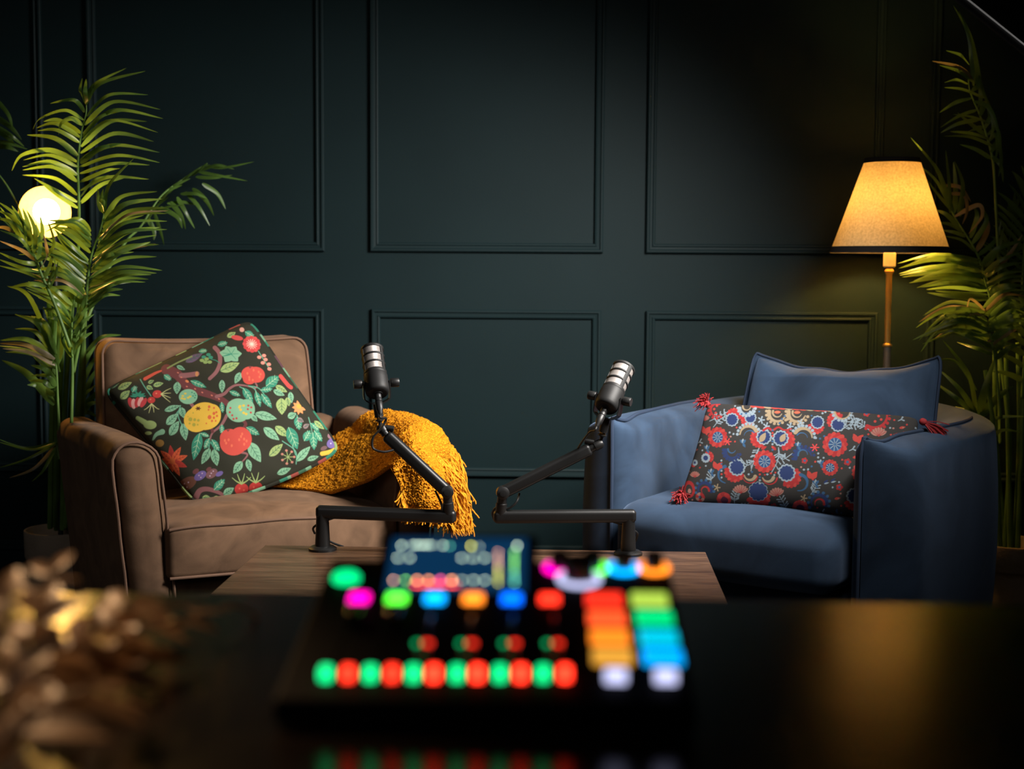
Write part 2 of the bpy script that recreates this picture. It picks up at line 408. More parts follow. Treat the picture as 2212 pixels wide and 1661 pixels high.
def stem(parent, pts, r0=0.009, r1=0.006):
    C = catmull(pts, 10); tube(MB(), C, list(np.linspace(r0, r1, len(C))), 8).build('stem', M['stem'], parent, world=True)
# left palm
PL = at_z(132, 1142, 0.27); PLx, PLy = PL.x, PL.y
pl = thing('potted_palm', 'tall potted palm in front of the glowing bowl lamp, behind the brown armchair', 'plant', (PLx, PLy, 0))
planter(pl, (PLx, PLy), 0.125, 0.27)
yb = PLy
for i, (pb, mid, top) in enumerate([((108, 1140), (112, 900), (120, 640)), ((122, 1144), (128, 900), (140, 620)), ((135, 1143), (140, 880), (160, 600)), ((148, 1142), (152, 900), (176, 620)), ((140, 1138), (170, 860), (186, 640)), ((118, 1136), (118, 860), (105, 640)), ((150, 1136), (178, 900), (180, 700))]):
    dy = (-0.05, 0.03, -0.02, 0.05, -0.04, 0.02, 0.04)[i]
    stem(pl, pts3([(*pb, yb+dy), (*mid, yb-0.16+dy), (*top, yb-0.38+dy)]), 0.010, 0.0075)
# every leaflet follows its own curve: root, bend, tip
def leaf_curve(mb, P, wd, nrm, m=0, fold=0.22, seg=9):
    C = catmull(P, 8); n = len(C); rows = []
    for i in range(n):
        t = i/(n-1); p = Vector(C[i]); tg = (Vector(C[min(i+1, n-1)])-Vector(C[max(i-1, 0)])).normalized()
        wv = tg.cross(nrm)
        if wv.length < 1e-4: wv = tg.orthogonal()
        wv.normalize(); nn_ = wv.cross(tg)
        ww = wd*0.5*min(1, t*4+0.35)*max(0.015, 1-t**1.9)**0.8
        rows.append([tuple(p-wv*ww-nn_*ww*fold), tuple(p), tuple(p+wv*ww-nn_*ww*fold)])
    gridmesh(mb, rows, m)
def traced_frond(parent, rachis, leaves, Yb, k, ox, oy, wd=16, seed=0, depth=0.06, dry=0.05, rad=(0.006, 0.0016), slope=0.0, dens=False):
    rn = random.Random(seed); mb = MB()
    if dens:
        ex = []
        for A, B in zip(leaves[:-1], leaves[1:]):
            if len(A) == len(B) and all(isinstance(q, tuple) for q in A+B) and math.dist(A[0], B[0]) < 130 and math.dist(A[-1], B[-1]) < 260: ex.append([((p[0]+q[0])/2+rn.uniform(-6, 6), (p[1]+q[1])/2+rn.uniform(-6, 6)) for p, q in zip(A, B)])
        leaves = leaves+ex
    def W(c, Y): return tuple(at_y(ox+c[0]*k, oy+c[1]*k, Y))
    if rachis:
        nr = len(rachis); R3 = catmull([W(c, Yb+slope*i/max(1, nr-1)) for i, c in enumerate(rachis)], 8); tube(mb, R3, list(np.linspace(rad[0], rad[1], len(R3))), 6, m=1)
    for L in leaves:
        w_ = wd; L = list(L)
        if not isinstance(L[-1], tuple): w_ = L.pop()
        sl = slope*(1-(L[0][1]-min(c[1] for c in rachis))/max(1, (max(c[1] for c in rachis)-min(c[1] for c in rachis)))) if rachis and slope else 0
        d0 = rn.uniform(-0.01, 0.01); sg = rn.choice((-1, -1, -1, 1)); tipd = rn.uniform(-0.4, 1.0)*depth; n = len(L); pts = []
        for i, c in enumerate(L):
            t = i/(n-1); pts.append(W(c, Yb+sl+d0+sg*depth*math.sin(PI*t*0.8)*0.8+tipd*t*t-0.004))
        nrm = Vector((rn.uniform(-0.45, 0.45), -1, rn.uniform(0.1, 0.9)))
        leaf_curve(mb, pts, w_*0.78*Yb/F*rn.uniform(0.85, 1.15), nrm, 2 if rn.random() < dry else 0)
    return mb.build('frond', [M['leafA'], M['stem'], M['leafdry']], parent, world=True, sharp=0)
K1 = (0.3612, 0, 100); K2 = (0.3914, 0, 600)
traced_frond(pl, [(450, 1560), (465, 1300), (474, 1050), (470, 850), (465, 720), (475, 600), (490, 500), (515, 400), (515, 330)], [
 [(515, 340), (600, 220), (870, 148)], [(512, 350), (560, 230), (755, 130)], [(515, 420), (650, 290), (885, 290)], [(505, 470), (680, 330), (960, 378)], [(495, 520), (680, 380), (975, 432)], [(490, 560), (660, 440), (945, 515)], [(485, 600), (660, 450), (880, 450)], [(478, 640), (680, 520), (920, 570)], [(475, 680), (680, 590), (955, 635)], [(473, 720), (700, 650), (955, 695)], [(475, 760), (680, 700), (895, 710)], [(475, 810), (640, 740), (720, 730)], [(480, 860), (650, 780), (890, 795)], [(478, 900), (560, 800), (650, 770)], [(480, 940), (600, 830), (760, 780)], [(492, 540), (600, 420), (760, 380)], [(480, 700), (600, 610), (740, 590)],
 [(515, 345), (478, 270), (492, 190)], [(512, 345), (508, 270), (515, 195)], [(505, 395), (440, 320), (300, 342)], [(500, 440), (390, 380), (240, 430), (195, 500)], [(495, 470), (430, 430), (365, 460), (350, 530)], [(485, 520), (350, 440), (260, 450)], [(480, 545), (330, 460), (215, 490)], [(475, 575), (340, 500), (225, 505)], [(465, 655), (330, 550), (160, 530)], [(460, 690), (300, 620), (130, 650), (70, 745)], [(462, 720), (300, 650), (140, 680)], [(462, 770), (300, 690), (135, 720)], [(462, 810), (320, 720), (135, 740)], [(460, 890), (330, 790), (135, 770)], [(462, 930), (330, 860), (205, 790)], [(466, 965), (350, 890), (260, 830)]], 4.56, *K1, wd=15, seed=1, dry=0.02)
traced_frond(pl, [(440, 1950), (480, 1750), (510, 1600), (525, 1400), (550, 1240), (600, 1100), (620, 1000), (622, 930)], [
 [(620, 1000), (650, 830), (800, 670)], [(615, 990), (590, 930), (585, 850)], [(622, 1000), (625, 920), (640, 850)], [(620, 1050), (720, 900), (940, 868)], [(600, 1120), (760, 990), (1000, 965)], [(585, 1180), (760, 1010), (1000, 1000)], [(575, 1220), (740, 1110), (1000, 1095)], [(560, 1260), (740, 1120), (920, 1080)], [(550, 1310), (740, 1200), (950, 1185)], [(540, 1350), (720, 1230), (900, 1170)], [(530, 1410), (720, 1320), (970, 1340)], [(528, 1450), (720, 1370), (905, 1365)], [(525, 1490), (700, 1410), (870, 1410)], [(520, 1530), (640, 1440), (740, 1410)], [(515, 1580), (620, 1490), (720, 1490)], [(590, 1160), (680, 1060), (860, 1010)], [(545, 1330), (640, 1250), (800, 1230)],
 [(540, 1110), (450, 1030), (270, 1110)], [(545, 1160), (430, 1060), (280, 1040)], [(540, 1200), (420, 1100), (310, 1080)], [(530, 1280), (420, 1180), (320, 1090)], [(530, 1300), (400, 1200), (340, 1130)], [(520, 1350), (380, 1220), (210, 1150)], [(515, 1390), (350, 1250), (110, 1245)], [(510, 1420), (330, 1270), (170, 1140)], [(505, 1470), (380, 1340), (180, 1335)], [(500, 1490), (380, 1400), (200, 1400)], [(505, 1540), (400, 1480), (280, 1500)]], 4.43, *K1, wd=17, seed=2, dry=0.02, dens=True)
traced_frond(pl, [(520, 1640), (640, 1350), (760, 1160), (840, 1080), (960, 900), (1100, 790), (1240, 700)], [
 [(1230, 710), (1330, 725), (1520, 690)], [(1200, 740), (1300, 710), (1400, 735)], [(1190, 750), (1300, 770), (1480, 805)], [(1170, 780), (1280, 785), (1390, 770)], [(1210, 820), (1300, 880), (1350, 975)], [(1150, 850), (1230, 920), (1280, 1015)], [(1110, 870), (1190, 960), (1255, 1075)], [(1080, 880), (1170, 880), (1240, 910)], [(1060, 900), (1110, 990), (1165, 1090)], [(1020, 930), (1080, 1010), (1110, 1095)], [(1000, 940), (1090, 930), (1180, 950)], [(960, 960), (1060, 1020), (1090, 1090)], [(920, 990), (960, 1110), (980, 1190)], [(900, 1000), (1000, 960), (1100, 950)], [(880, 1020), (920, 1100), (920, 1160)], [(1000, 880), (1050, 830), (1140, 790)], [(1050, 850), (1120, 780), (1200, 720)], [(950, 930), (1010, 860), (1090, 830)], [(860, 1060), (930, 960), (1010, 900)], [(1140, 770), (1190, 740), (1240, 695)]], 4.72, *K1, wd=14, seed=3, dry=0.0, slope=0.46, depth=0.025)
traced_frond(pl, [(420, 1800), (330, 1550), (250, 1370), (200, 1240), (130, 1150), (60, 1080), (-20, 1000)], [
 [(200, 1240), (100, 1100), (0, 960)], [(190, 1090), (90, 1000), (-10, 930)], [(120, 1150), (60, 1050), (-20, 1030)], [(220, 1290), (320, 1190), (280, 1030)], [(210, 1260), (120, 1150), (0, 1100)], [(230, 1300), (130, 1290), (-10, 1230)], [(270, 1400), (150, 1350), (-10, 1310)], [(240, 1330), (280, 1240), (260, 1120)], [(200, 1240), (210, 1100), (160, 980)], [(150, 1170), (130, 1050), (110, 960)], [(190, 1150), (120, 1040), (30, 950)], [(290, 1450), (330, 1370), (345, 1290)], [(260, 1390), (300, 1300), (310, 1210)], [(280, 1430), (180, 1420), (60, 1440)], [(100, 1110), (20, 1080), (-60, 1090)], [(170, 1200), (250, 1130), (240, 1010)]], 4.34, *K1, wd=15, seed=4, dry=0.05, dens=True)
traced_frond(pl, [(420, 1800), (250, 1300), (80, 900), (-60, 700), (-160, 560)], [
 [(-60, 560), (60, 580), (165, 615)], [(-40, 470), (60, 530), (145, 600)], [(-30, 420), (60, 480), (130, 560)], [(-30, 310), (50, 410), (75, 500)], [(-20, 500), (60, 560), (120, 640)], [(-40, 600), (40, 600), (110, 630)]], 4.82, *K1, wd=15, seed=5, dry=0.0)
traced_frond(pl, [(330, 900), (320, 700), (305, 450), (250, 250)], [
 [(330, 520), (170, 120), (40, 45)], [(290, 380), (200, 250), (80, 200)], [(310, 420), (250, 250), (170, 210)], [(300, 430), (150, 340), (0, 345)], [(300, 470), (150, 400), (-10, 375)], [(310, 500), (180, 420), (30, 410)], [(300, 700), (150, 530), (10, 455), 26], [(310, 560), (240, 480), (180, 430)], [(310, 600), (260, 540), (170, 540)], [(300, 650), (220, 600), (150, 590)], [(320, 480), (310, 330), (240, 160)], [(330, 450), (340, 300), (300, 180)]], 4.50, *K2, wd=17, seed=6, dry=0.04, dens=True)
traced_frond(pl, [(395, 800), (400, 500), (395, 280), (410, 120), (430, 0)], [
 [(390, 270), (330, 170), (150, 70)], [(395, 180), (280, 90), (130, 40)], [(400, 150), (300, 60), (190, 10)], [(385, 280), (320, 230), (250, 215)], [(390, 250), (300, 150), (210, 110)], [(400, 240), (450, 160), (480, 60)], [(400, 330), (450, 250), (520, 200)], [(402, 400), (460, 330), (510, 300)], [(400, 450), (350, 370), (340, 280)], [(398, 380), (360, 330), (330, 330)]], 4.42, *K2, wd=16, seed=7, dry=0.0, dens=True)
traced_frond(pl, [(330, 1000), (318, 950), (312, 905)], [[(312, 905), (150, 940), (-10, 890)], [(312, 910), (170, 948), (-10, 905)], [(308, 915), (150, 1000), (-10, 1050)], [(308, 925), (190, 1050), (50, 1105)], [(305, 935), (240, 1060), (175, 1125)]], 4.58, *K2, wd=10, seed=8, dry=0.55)
traced_frond(pl, [(400, 900), (430, 700), (450, 520), (460, 430)], [[(460, 430), (550, 330), (670, 315)], [(440, 520), (480, 440), (530, 370)], [(440, 600), (500, 480), (545, 420)], [(445, 700), (500, 560), (545, 490)], [(440, 720), (530, 640), (560, 600)], [(420, 770), (480, 740), (560, 790)], [(440, 660), (490, 620), (550, 570)], [(420, 800), (490, 700), (560, 690)]], 4.80, *K2, wd=18, seed=9, dry=0.0)
# right palm
PR = at_z(2188, 1170, 0.25); PRx, PRy = PR.x, PR.y
pr = thing('potted_palm', 'tall potted palm in a pale pot right of the blue armchair and shaded lamp', 'plant', (PRx, PRy, 0))
planter(pr, (PRx, PRy), 0.130, 0.25)
yb = PRy
for i, (pb, mid, top) in enumerate([((2160, 1186), (2150, 960), (2128, 800)), ((2172, 1190), (2152, 960), (2148, 740)), ((2182, 1190), (2178, 960), (2172, 740)), ((2192, 1188), (2202, 940), (2198, 740)), ((2198, 1186), (2208, 920), (2215, 760)), ((2170, 1184), (2180, 940), (2150, 700))]):
    dy = (-0.05, 0.04, -0.02, 0.05, -0.03, 0.02)[i]
    stem(pr, pts3([(*pb, yb+dy), (*mid, yb+dy), (*top, yb+dy)]), 0.010, 0.007)
Y0 = PRy
KT = (0.2318, 1700, 0); K7 = (0.4215, 1750, 0); K8 = (0.4335, 1850, 600)
traced_frond(pr, [(2000, 3100), (1975, 2500), (1950, 2000), (1930, 1600), (1905, 1430), (1860, 1260), (1800, 1080), (1740, 940), (1700, 830), (1690, 700)], [
 [(1790, 820), (1750, 560), (1700, 330), (1600, 100), 20], [(1740, 800), (1720, 560), (1680, 300), (1550, 50), 12], [(1700, 600), (1620, 510), (1480, 470)], [(1750, 740), (1600, 620), (1350, 568)], [(1760, 770), (1600, 660), (1420, 608)], [(1690, 780), (1580, 740), (1465, 770)], [(1840, 910), (1640, 830), (1465, 815)], [(1730, 910), (1580, 950), (1420, 1050)], [(1900, 1150), (1740, 1090), (1550, 1065)], [(1770, 1020), (1600, 1080), (1425, 1190)], [(1800, 1110), (1600, 1150), (1430, 1238)], [(1860, 1260), (1700, 1140), (1590, 1050)], [(1930, 1360), (1700, 1270), (1460, 1268)], [(1890, 1290), (1720, 1240), (1520, 1225)], [(1910, 1480), (1760, 1390), (1610, 1345)], [(1830, 1180), (1740, 1200), (1660, 1240)],
 [(1720, 850), (1800, 800), (1800, 950), (1760, 1020)], [(1790, 700), (1850, 900), (1930, 1080), (1950, 1200)], [(1740, 940), (1880, 1000), (1960, 1200), (1990, 1420)], [(1800, 1080), (1850, 950), (1890, 1060), (1850, 1180)], [(1860, 1260), (1960, 1200), (1990, 1400), (1985, 1600)], [(1840, 1200), (1910, 1080), (1920, 1200), (1880, 1330)], [(1900, 1420), (1970, 1330), (2000, 1500), (1970, 1650)], [(1905, 1450), (1990, 1540), (2015, 1700)], [(1880, 1320), (1950, 1250), (1960, 1400), (1930, 1520)]], Y0+0.02, *KT, wd=15, seed=21, dry=0.04, depth=0.05)
traced_frond(pr, [(1000, 1800), (960, 1600), (920, 1470), (850, 1290), (740, 1110), (690, 1000)], [
 [(740, 1110), (690, 960), (640, 850), (515, 705), 16], [(720, 1090), (715, 950), (695, 770)], [(740, 1090), (745, 950), (735, 830)], [(760, 1100), (785, 950), (740, 825)], [(770, 1110), (788, 1000), (772, 900)], [(720, 1060), (650, 930), (570, 855), 12], [(730, 1080), (660, 1000), (590, 910), 12], [(770, 1170), (700, 1100), (640, 1075)], [(790, 1190), (720, 1150), (660, 1140)], [(690, 950), (770, 960), (825, 1035), 11], [(700, 990), (790, 1000), (805, 1080), (780, 1150)], [(740, 1110), (860, 1050), (880, 1110), (810, 1200)], [(830, 1250), (905, 1130), (870, 1055)], [(850, 1290), (910, 1170), (885, 1075)], [(820, 1220), (855, 1110), (840, 1060)], [(860, 1310), (950, 1230), (980, 1130)], [(890, 1370), (960, 1280), (995, 1150)], [(900, 1400), (1000, 1330), (1090, 1200)], [(850, 1290), (780, 1230), (690, 1210)], [(800, 1210), (740, 1190), (680, 1180)]], Y0+0.08, *K7, wd=15, seed=22, dry=0.22, depth=0.05)
traced_frond(pr, [(1010, 1850), (960, 1650), (920, 1520), (885, 1400), (860, 1310)], [
 [(870, 1330), (650, 1300), (450, 1350)], [(880, 1400), (650, 1365), (455, 1402)], [(900, 1440), (680, 1400), (470, 1420)], [(905, 1480), (700, 1440), (545, 1475)], [(910, 1510), (760, 1500), (640, 1490)], [(870, 1345), (680, 1310), (470, 1370)], [(915, 1530), (750, 1520), (600, 1500)], [(890, 1420), (720, 1385), (530, 1440)], [(880, 1370), (700, 1330), (520, 1330)], [(905, 1470), (800, 1440), (650, 1450)],
 [(890, 1400), (980, 1330), (1090, 1290)], [(905, 1450), (1000, 1400), (1110, 1390)], [(915, 1480), (1000, 1440), (1110, 1440)], [(920, 1510), (1020, 1480), (1110, 1500)], [(880, 1360), (970, 1270), (1100, 1230)]], Y0+0.02, *K7, wd=16, seed=23, dry=0.05, depth=0.06, dens=True)
traced_frond(pr, [(720, 700), (705, 550), (690, 400), (660, 250), (625, 150)], [
 [(640, 150), (470, 120), (330, 190)], [(640, 170), (450, 160), (295, 250)], [(645, 190), (450, 210), (320, 370)], [(640, 160), (570, 105), (550, 165), 10], [(650, 200), (560, 180), (370, 320)], [(660, 230), (500, 190), (390, 260)], [(665, 260), (500, 220), (280, 310)], [(668, 290), (500, 260), (390, 280)], [(670, 330), (560, 280), (430, 240)], [(675, 350), (600, 310), (460, 270)], [(640, 165), (450, 170), (470, 235), 10], [(680, 380), (600, 350), (500, 320)], [(655, 215), (520, 150), (400, 200)], [(672, 310), (540, 260), (330, 330)],
 [(630, 150), (720, 70), (850, 60)], [(650, 180), (740, 105), (850, 115)], [(660, 220), (760, 140), (850, 160)], [(670, 250), (780, 190), (850, 210)], [(675, 290), (760, 240), (830, 235)], [(680, 340), (760, 270), (800, 260)], [(685, 370), (740, 330), (790, 330)], [(645, 170), (740, 90), (860, 85)], [(690, 410), (760, 350), (830, 330)], [(665, 240), (770, 165), (850, 180)]], Y0-0.12, *K8, wd=15, seed=24, dry=0.22, depth=0.07, dens=True)
traced_frond(pr, [(660, 900), (630, 780), (605, 690)], [[(600, 680), (560, 480), (430, 310), 22], [(605, 690), (520, 560), (410, 455), 17], [(605, 690), (500, 600), (395, 525), 17], [(610, 690), (640, 560), (690, 400), 24], [(620, 690), (700, 600), (780, 540), 22], [(600, 690), (560, 660), (490, 640), 12], [(600, 560), (500, 420), (400, 410), 12], [(640, 780), (700, 700), (840, 690), 14], [(650, 830), (720, 760), (820, 770), 12]], Y0-0.06, *K8, wd=18, seed=25, dry=0.0, depth=0.05)
palm_frond(pr, pts3([(2200, 800, Y0+.1), (2208, 620, Y0+.15), (2215, 500, Y0+.18), (2225, 400, Y0+.2)]), 13, 0.2, 0.2, droop=(0.2, 0.2), a0=58, a1=28, t0=0.2, seed=26, wd=0.018, dry=0.0)
palm_frond(pr, pts3([(2208, 860, Y0-.05), (2215, 760, Y0-.06), (2225, 690, Y0-.07), (2245, 630, Y0-.08)]), 11, 0.18, 0.16, droop=(0.3, 0.35), a0=55, a1=30, t0=0.1, seed=27, wd=0.022, dry=0.06)
palm_frond(pr, pts3([(2160, 960, Y0+.12), (2158, 820, Y0+.16), (2160, 700, Y0+.2), (2175, 560, Y0+.22), (2190, 460, Y0+.24)]), 14, 0.15, 0.15, droop=(0.2, 0.3), a0=60, a1=28, t0=0.4, seed=28, wd=0.018, dry=0.0)
#==BROWN CHAIR==
BO = Vector((-0.786, 4.06, 0)); BRZ = math.radians(27)
bc = thing('armchair', 'brown velvet armchair with piped flared arms, holding the dark fruit-print cushion', 'armchair', BO, BRZ)
def cl(x, a, b): return max(a, min(b, x))
def arm_mesh(sg):
    # flared arm: leans outward toward the top, rounded crown, swings out a little toward the back
    def df(x, y, z):
        t = cl(z/0.7, 0, 1); lean = 0.062*t**1.1
        s = 0.045*cl(y/0.8, 0, 1)
        rip = 0.0012*math.sin(z*95+y*20)*math.exp(-abs(y)*25)
        return (x + sg*(lean + s) + rip, y, z + 0.004*math.sin(y*7))
    return rbox((0.138, 0.83, 0.675), 0.062, (3, 16, 14), 7, c=(sg*0.365, 0.415, 0.3675), deform=df), df
for sg in (-1, 1):
    (v, f), df = arm_mesh(sg)
    a = MB().add(v, f).build('arm', M['brown'], bc)
    pth = []
    x0 = sg*0.365; hw = 0.066
    for z in np.linspace(0.10, 0.63, 12): pth.append((x0-hw, 0.012, z))
    for an in np.linspace(PI, 0, 12)[1:-1]: pth.append((x0+hw*math.cos(an), 0.010, 0.640+0.064*math.sin(an)))
    for z in np.linspace(0.63, 0.10, 12): pth.append((x0+hw, 0.012, z))
    pth = [df(*p) for p in pth]
    tube(MB(), pth, 0.0044, 8).build('piping', M['brownpipe'], a)
b = MB(); v, f = rbox((0.62, 0.74, 0.24), 0.02, (2, 2, 2), 3, c=(0, 0.43, 0.18)); b.add(v, f); b.build('base', M['brown'], bc)
b = MB(); v, f = rbox((0.86, 0.16, 0.60), 0.05, (4, 2, 4), 4, c=(0, 0.86, 0.37)); b.add(v, f); b.build('back_frame', M['brown'], bc)
def seat_df(x, y, z):
    u = x/0.345; w_ = (y-0.31)/0.33
    cr = 0.040*max(0, 1-u*u)*max(0, 1-w_*w_)**0.5*cl((z-0.36)/0.09, 0, 1)
    bulge = -0.015*max(0, 1-u*u)*math.exp(-((y+0.02)/0.05)**2)*math.sin(PI*cl((z-0.31)/0.145, 0, 1))
    wr = 0.0035*math.sin(17*x+9*y)*math.sin(23*y-6*x)*cl((z-0.4)/0.05, 0, 1)
    return (x, y+bulge, z+cr+wr-0.010*max(0, 1-w_*w_)*0)
v, f = rbox((0.69, 0.70, 0.150), 0.022, (22, 22, 4), 5, c=(0, 0.34, 0.384), deform=seat_df)
sc_ = MB().add(v, f).build('seat_cushion', M['brown'], bc)
for zz in (0.452, 0.316):
    pp = [seat_df(x, -0.008, zz) for x in np.linspace(-0.338, 0.338, 30)]
    tube(MB(), pp, 0.0044, 8).build('piping', M['brownpipe'], sc_)
def backc_df(x, y, z):
    u = (x+0.06)/0.35; w_ = (z-0.70)/0.26
    th = 1+0.30*max(0, 1-u*u)*max(0, 1-w_*w_)
    y2 = 0.70 + (y-0.70)*th
    lean = (z-0.45)*0.22
    sag = -0.012*max(0, 1-u*u)*cl((z-0.8)/0.15, 0, 1)
    wid = 1-0.03*cl((z-0.7)/0.3, -1, 1)
    cr = 0.006*math.sin(14*x+5*z)*math.cos(11*z)
    return (-0.06+(x+0.06)*wid, y2+lean+cr-0.035, z+sag)
v, f = rbox((0.70, 0.17, 0.53), 0.055, (18, 4, 16), 6, c=(-0.06, 0.70, 0.692), deform=backc_df)
bk = MB().add(v, f).build('back_cushion', M['brown'], bc)
for yy in (0.635, 0.765):
    pp = []
    for (x, z) in [(-0.405, 0.46)]+[(-0.405, z) for z in np.linspace(0.5, 0.90, 8)]+[(-0.405+0.045*(1-math.cos(a)), 0.905+0.048*math.sin(a)) for a in np.linspace(0.1, PI/2, 6)]+[(x, 0.953) for x in np.linspace(-0.33, 0.21, 14)]+[(0.24+0.045*math.sin(a), 0.905+0.048*math.cos(a)) for a in np.linspace(0, PI/2, 6)]+[(0.285, z) for z in np.linspace(0.88, 0.46, 8)]:
        pp.append(backc_df(x, yy, z))
    tube(MB(), pp, 0.0042, 8).build('piping', M['brownpipe'], bk)
for (x, y) in ((-0.36, 0.08), (0.36, 0.08), (-0.36, 0.80), (0.36, 0.80)):
    lathe(MB(), [(0.018, 0), (0.028, 0.07)], 16, Matrix.Translation((x, y, 0))).build('leg', M['edge'], bc)
#==CANVAS==
class Canvas:
    def __init__(s, W, H, bg, k=0.5):
        s.k = k; s.w = int(W*k); s.h = int(H*k); s.a = np.zeros((s.h, s.w, 3)); s.a[:] = s.pig(bg)
    def pig(s, c):
        c = np.array(lin(c)); return (c*0.88+c.mean()*0.12)*0.72
    def _blend(s, x0, y0, x1, y1, fn, col):
        k = s.k; i0 = max(0, int(x0*k)-2); i1 = min(s.w, int(x1*k)+3); j0 = max(0, int(y0*k)-2); j1 = min(s.h, int(y1*k)+3)
        if i0 >= i1 or j0 >= j1: return
        X, Y = np.meshgrid((np.arange(i0, i1)+.5)/k, (np.arange(j0, j1)+.5)/k)
        al = np.clip(0.5 - fn(X, Y)*k, 0, 1)[..., None]
        s.a[j0:j1, i0:i1] = s.a[j0:j1, i0:i1]*(1-al) + s.pig(col)*al
    def ell(s, cx, cy, rx, ry, col, rot=0):
        c, n = math.cos(math.radians(rot)), math.sin(math.radians(rot)); R = max(rx, ry)
        def fn(X, Y):
            u = ((X-cx)*c+(Y-cy)*n)/rx; v = (-(X-cx)*n+(Y-cy)*c)/ry
            return (np.sqrt(u*u+v*v)-1)*min(rx, ry)
        s._blend(cx-R, cy-R, cx+R, cy+R, fn, col)
    def stroke(s, pts, w0, col, w1=None, smooth=True):
        w1 = w0 if w1 is None else w1
        P = catmull([(p[0], p[1], 0) for p in pts], 6)[:, :2] if smooth and len(pts) > 2 else np.array(pts, float)
        n = len(P)-1; m = max(w0, w1)
        def fn(X, Y):
            dmin = np.full(X.shape, 1e9)
            for i in range(n):
                a, b = P[i], P[i+1]; dx, dy = b-a; L2 = dx*dx+dy*dy+1e-9
                t = np.clip(((X-a[0])*dx+(Y-a[1])*dy)/L2, 0, 1)
                ww = (w0+(w1-w0)*(i+t)/n)/2
                dmin = np.minimum(dmin, np.hypot(X-a[0]-t*dx, Y-a[1]-t*dy)-ww)
            return dmin
        s._blend(P[:, 0].min()-m, P[:, 1].min()-m, P[:, 0].max()+m, P[:, 1].max()+m, fn, col)
    def leaf(s, x0, y0, x1, y1, wd, col, vein=None):
        L = math.hypot(x1-x0, y1-y0)+1e-6; ux, uy = (x1-x0)/L, (y1-y0)/L
        def fn(X, Y):
            t = ((X-x0)*ux+(Y-y0)*uy)/L; d = np.abs(-(X-x0)*uy+(Y-y0)*ux)
            tt = np.clip(t, 0, 1); half = wd/2*np.sin(PI*tt**0.8)**0.9
            o = np.maximum(-t, t-1)*L
            return np.maximum(d-half, o)
        s._blend(min(x0, x1)-wd, min(y0, y1)-wd, max(x0, x1)+wd, max(y0, y1)+wd, fn, col)
        if vein:
            s.stroke([(x0, y0), (x0+(x1-x0)*.85, y0+(y1-y0)*.85)], 4, vein, smooth=False)
            for t in (0.25, 0.45, 0.65):
                for sg in (-1, 1):
                    bx, by = x0+(x1-x0)*t, y0+(y1-y0)*t; q = wd*0.30
                    s.stroke([(bx, by), (bx+ux*q-sg*uy*q, by+uy*q+sg*ux*q)], 3, vein, smooth=False)
    def petals(s, cx, cy, R, n, col, col2=None, wd=None, a0=0, a1=360, r0=0.35):
        for i in range(n):
            a = math.radians(a0+(a1-a0)*i/n); wd_ = wd or 2.2*R*math.sin(PI/n)*abs(a1-a0)/360
            mx, my = cx+math.cos(a)*R*(1+r0)/2, cy+math.sin(a)*R*(1+r0)/2
            s.ell(mx, my, R*(1-r0)/2, wd_/2, col if (i % 2 == 0 or not col2) else col2, math.degrees(a))
    def arc(s, cx, cy, r, a0, a1, w0, col, ry=None, w1=None):
        ry = ry or r
        s.stroke([(cx+r*math.cos(math.radians(a)), cy+ry*math.sin(math.radians(a))) for a in np.linspace(a0, a1, 7)], w0, col, w1)
    def sample(s, x, y):
        x = np.clip(x*s.k-.5, 0, s.w-1.001); y = np.clip(y*s.k-.5, 0, s.h-1.001)
        i = x.astype(int); j = y.astype(int); fx = (x-i)[..., None]; fy = (y-j)[..., None]; a = s.a
        return a[j, i]*(1-fx)*(1-fy)+a[j, i+1]*fx*(1-fy)+a[j+1, i]*(1-fx)*fy+a[j+1, i+1]*fx*fy
def homography(src, dst):
    A = []
    for (x, y), (u, v) in zip(src, dst):
        A.append([x, y, 1, 0, 0, 0, -u*x, -u*y, -u]); A.append([0, 0, 0, x, y, 1, -v*x, -v*y, -v])
    return np.linalg.svd(np.array(A))[2][-1].reshape(3, 3)
def hmap(H, x, y):
    q = H[2, 0]*x+H[2, 1]*y+H[2, 2]
    return (H[0, 0]*x+H[0, 1]*y+H[0, 2])/q, (H[1, 0]*x+H[1, 1]*y+H[1, 2])/q
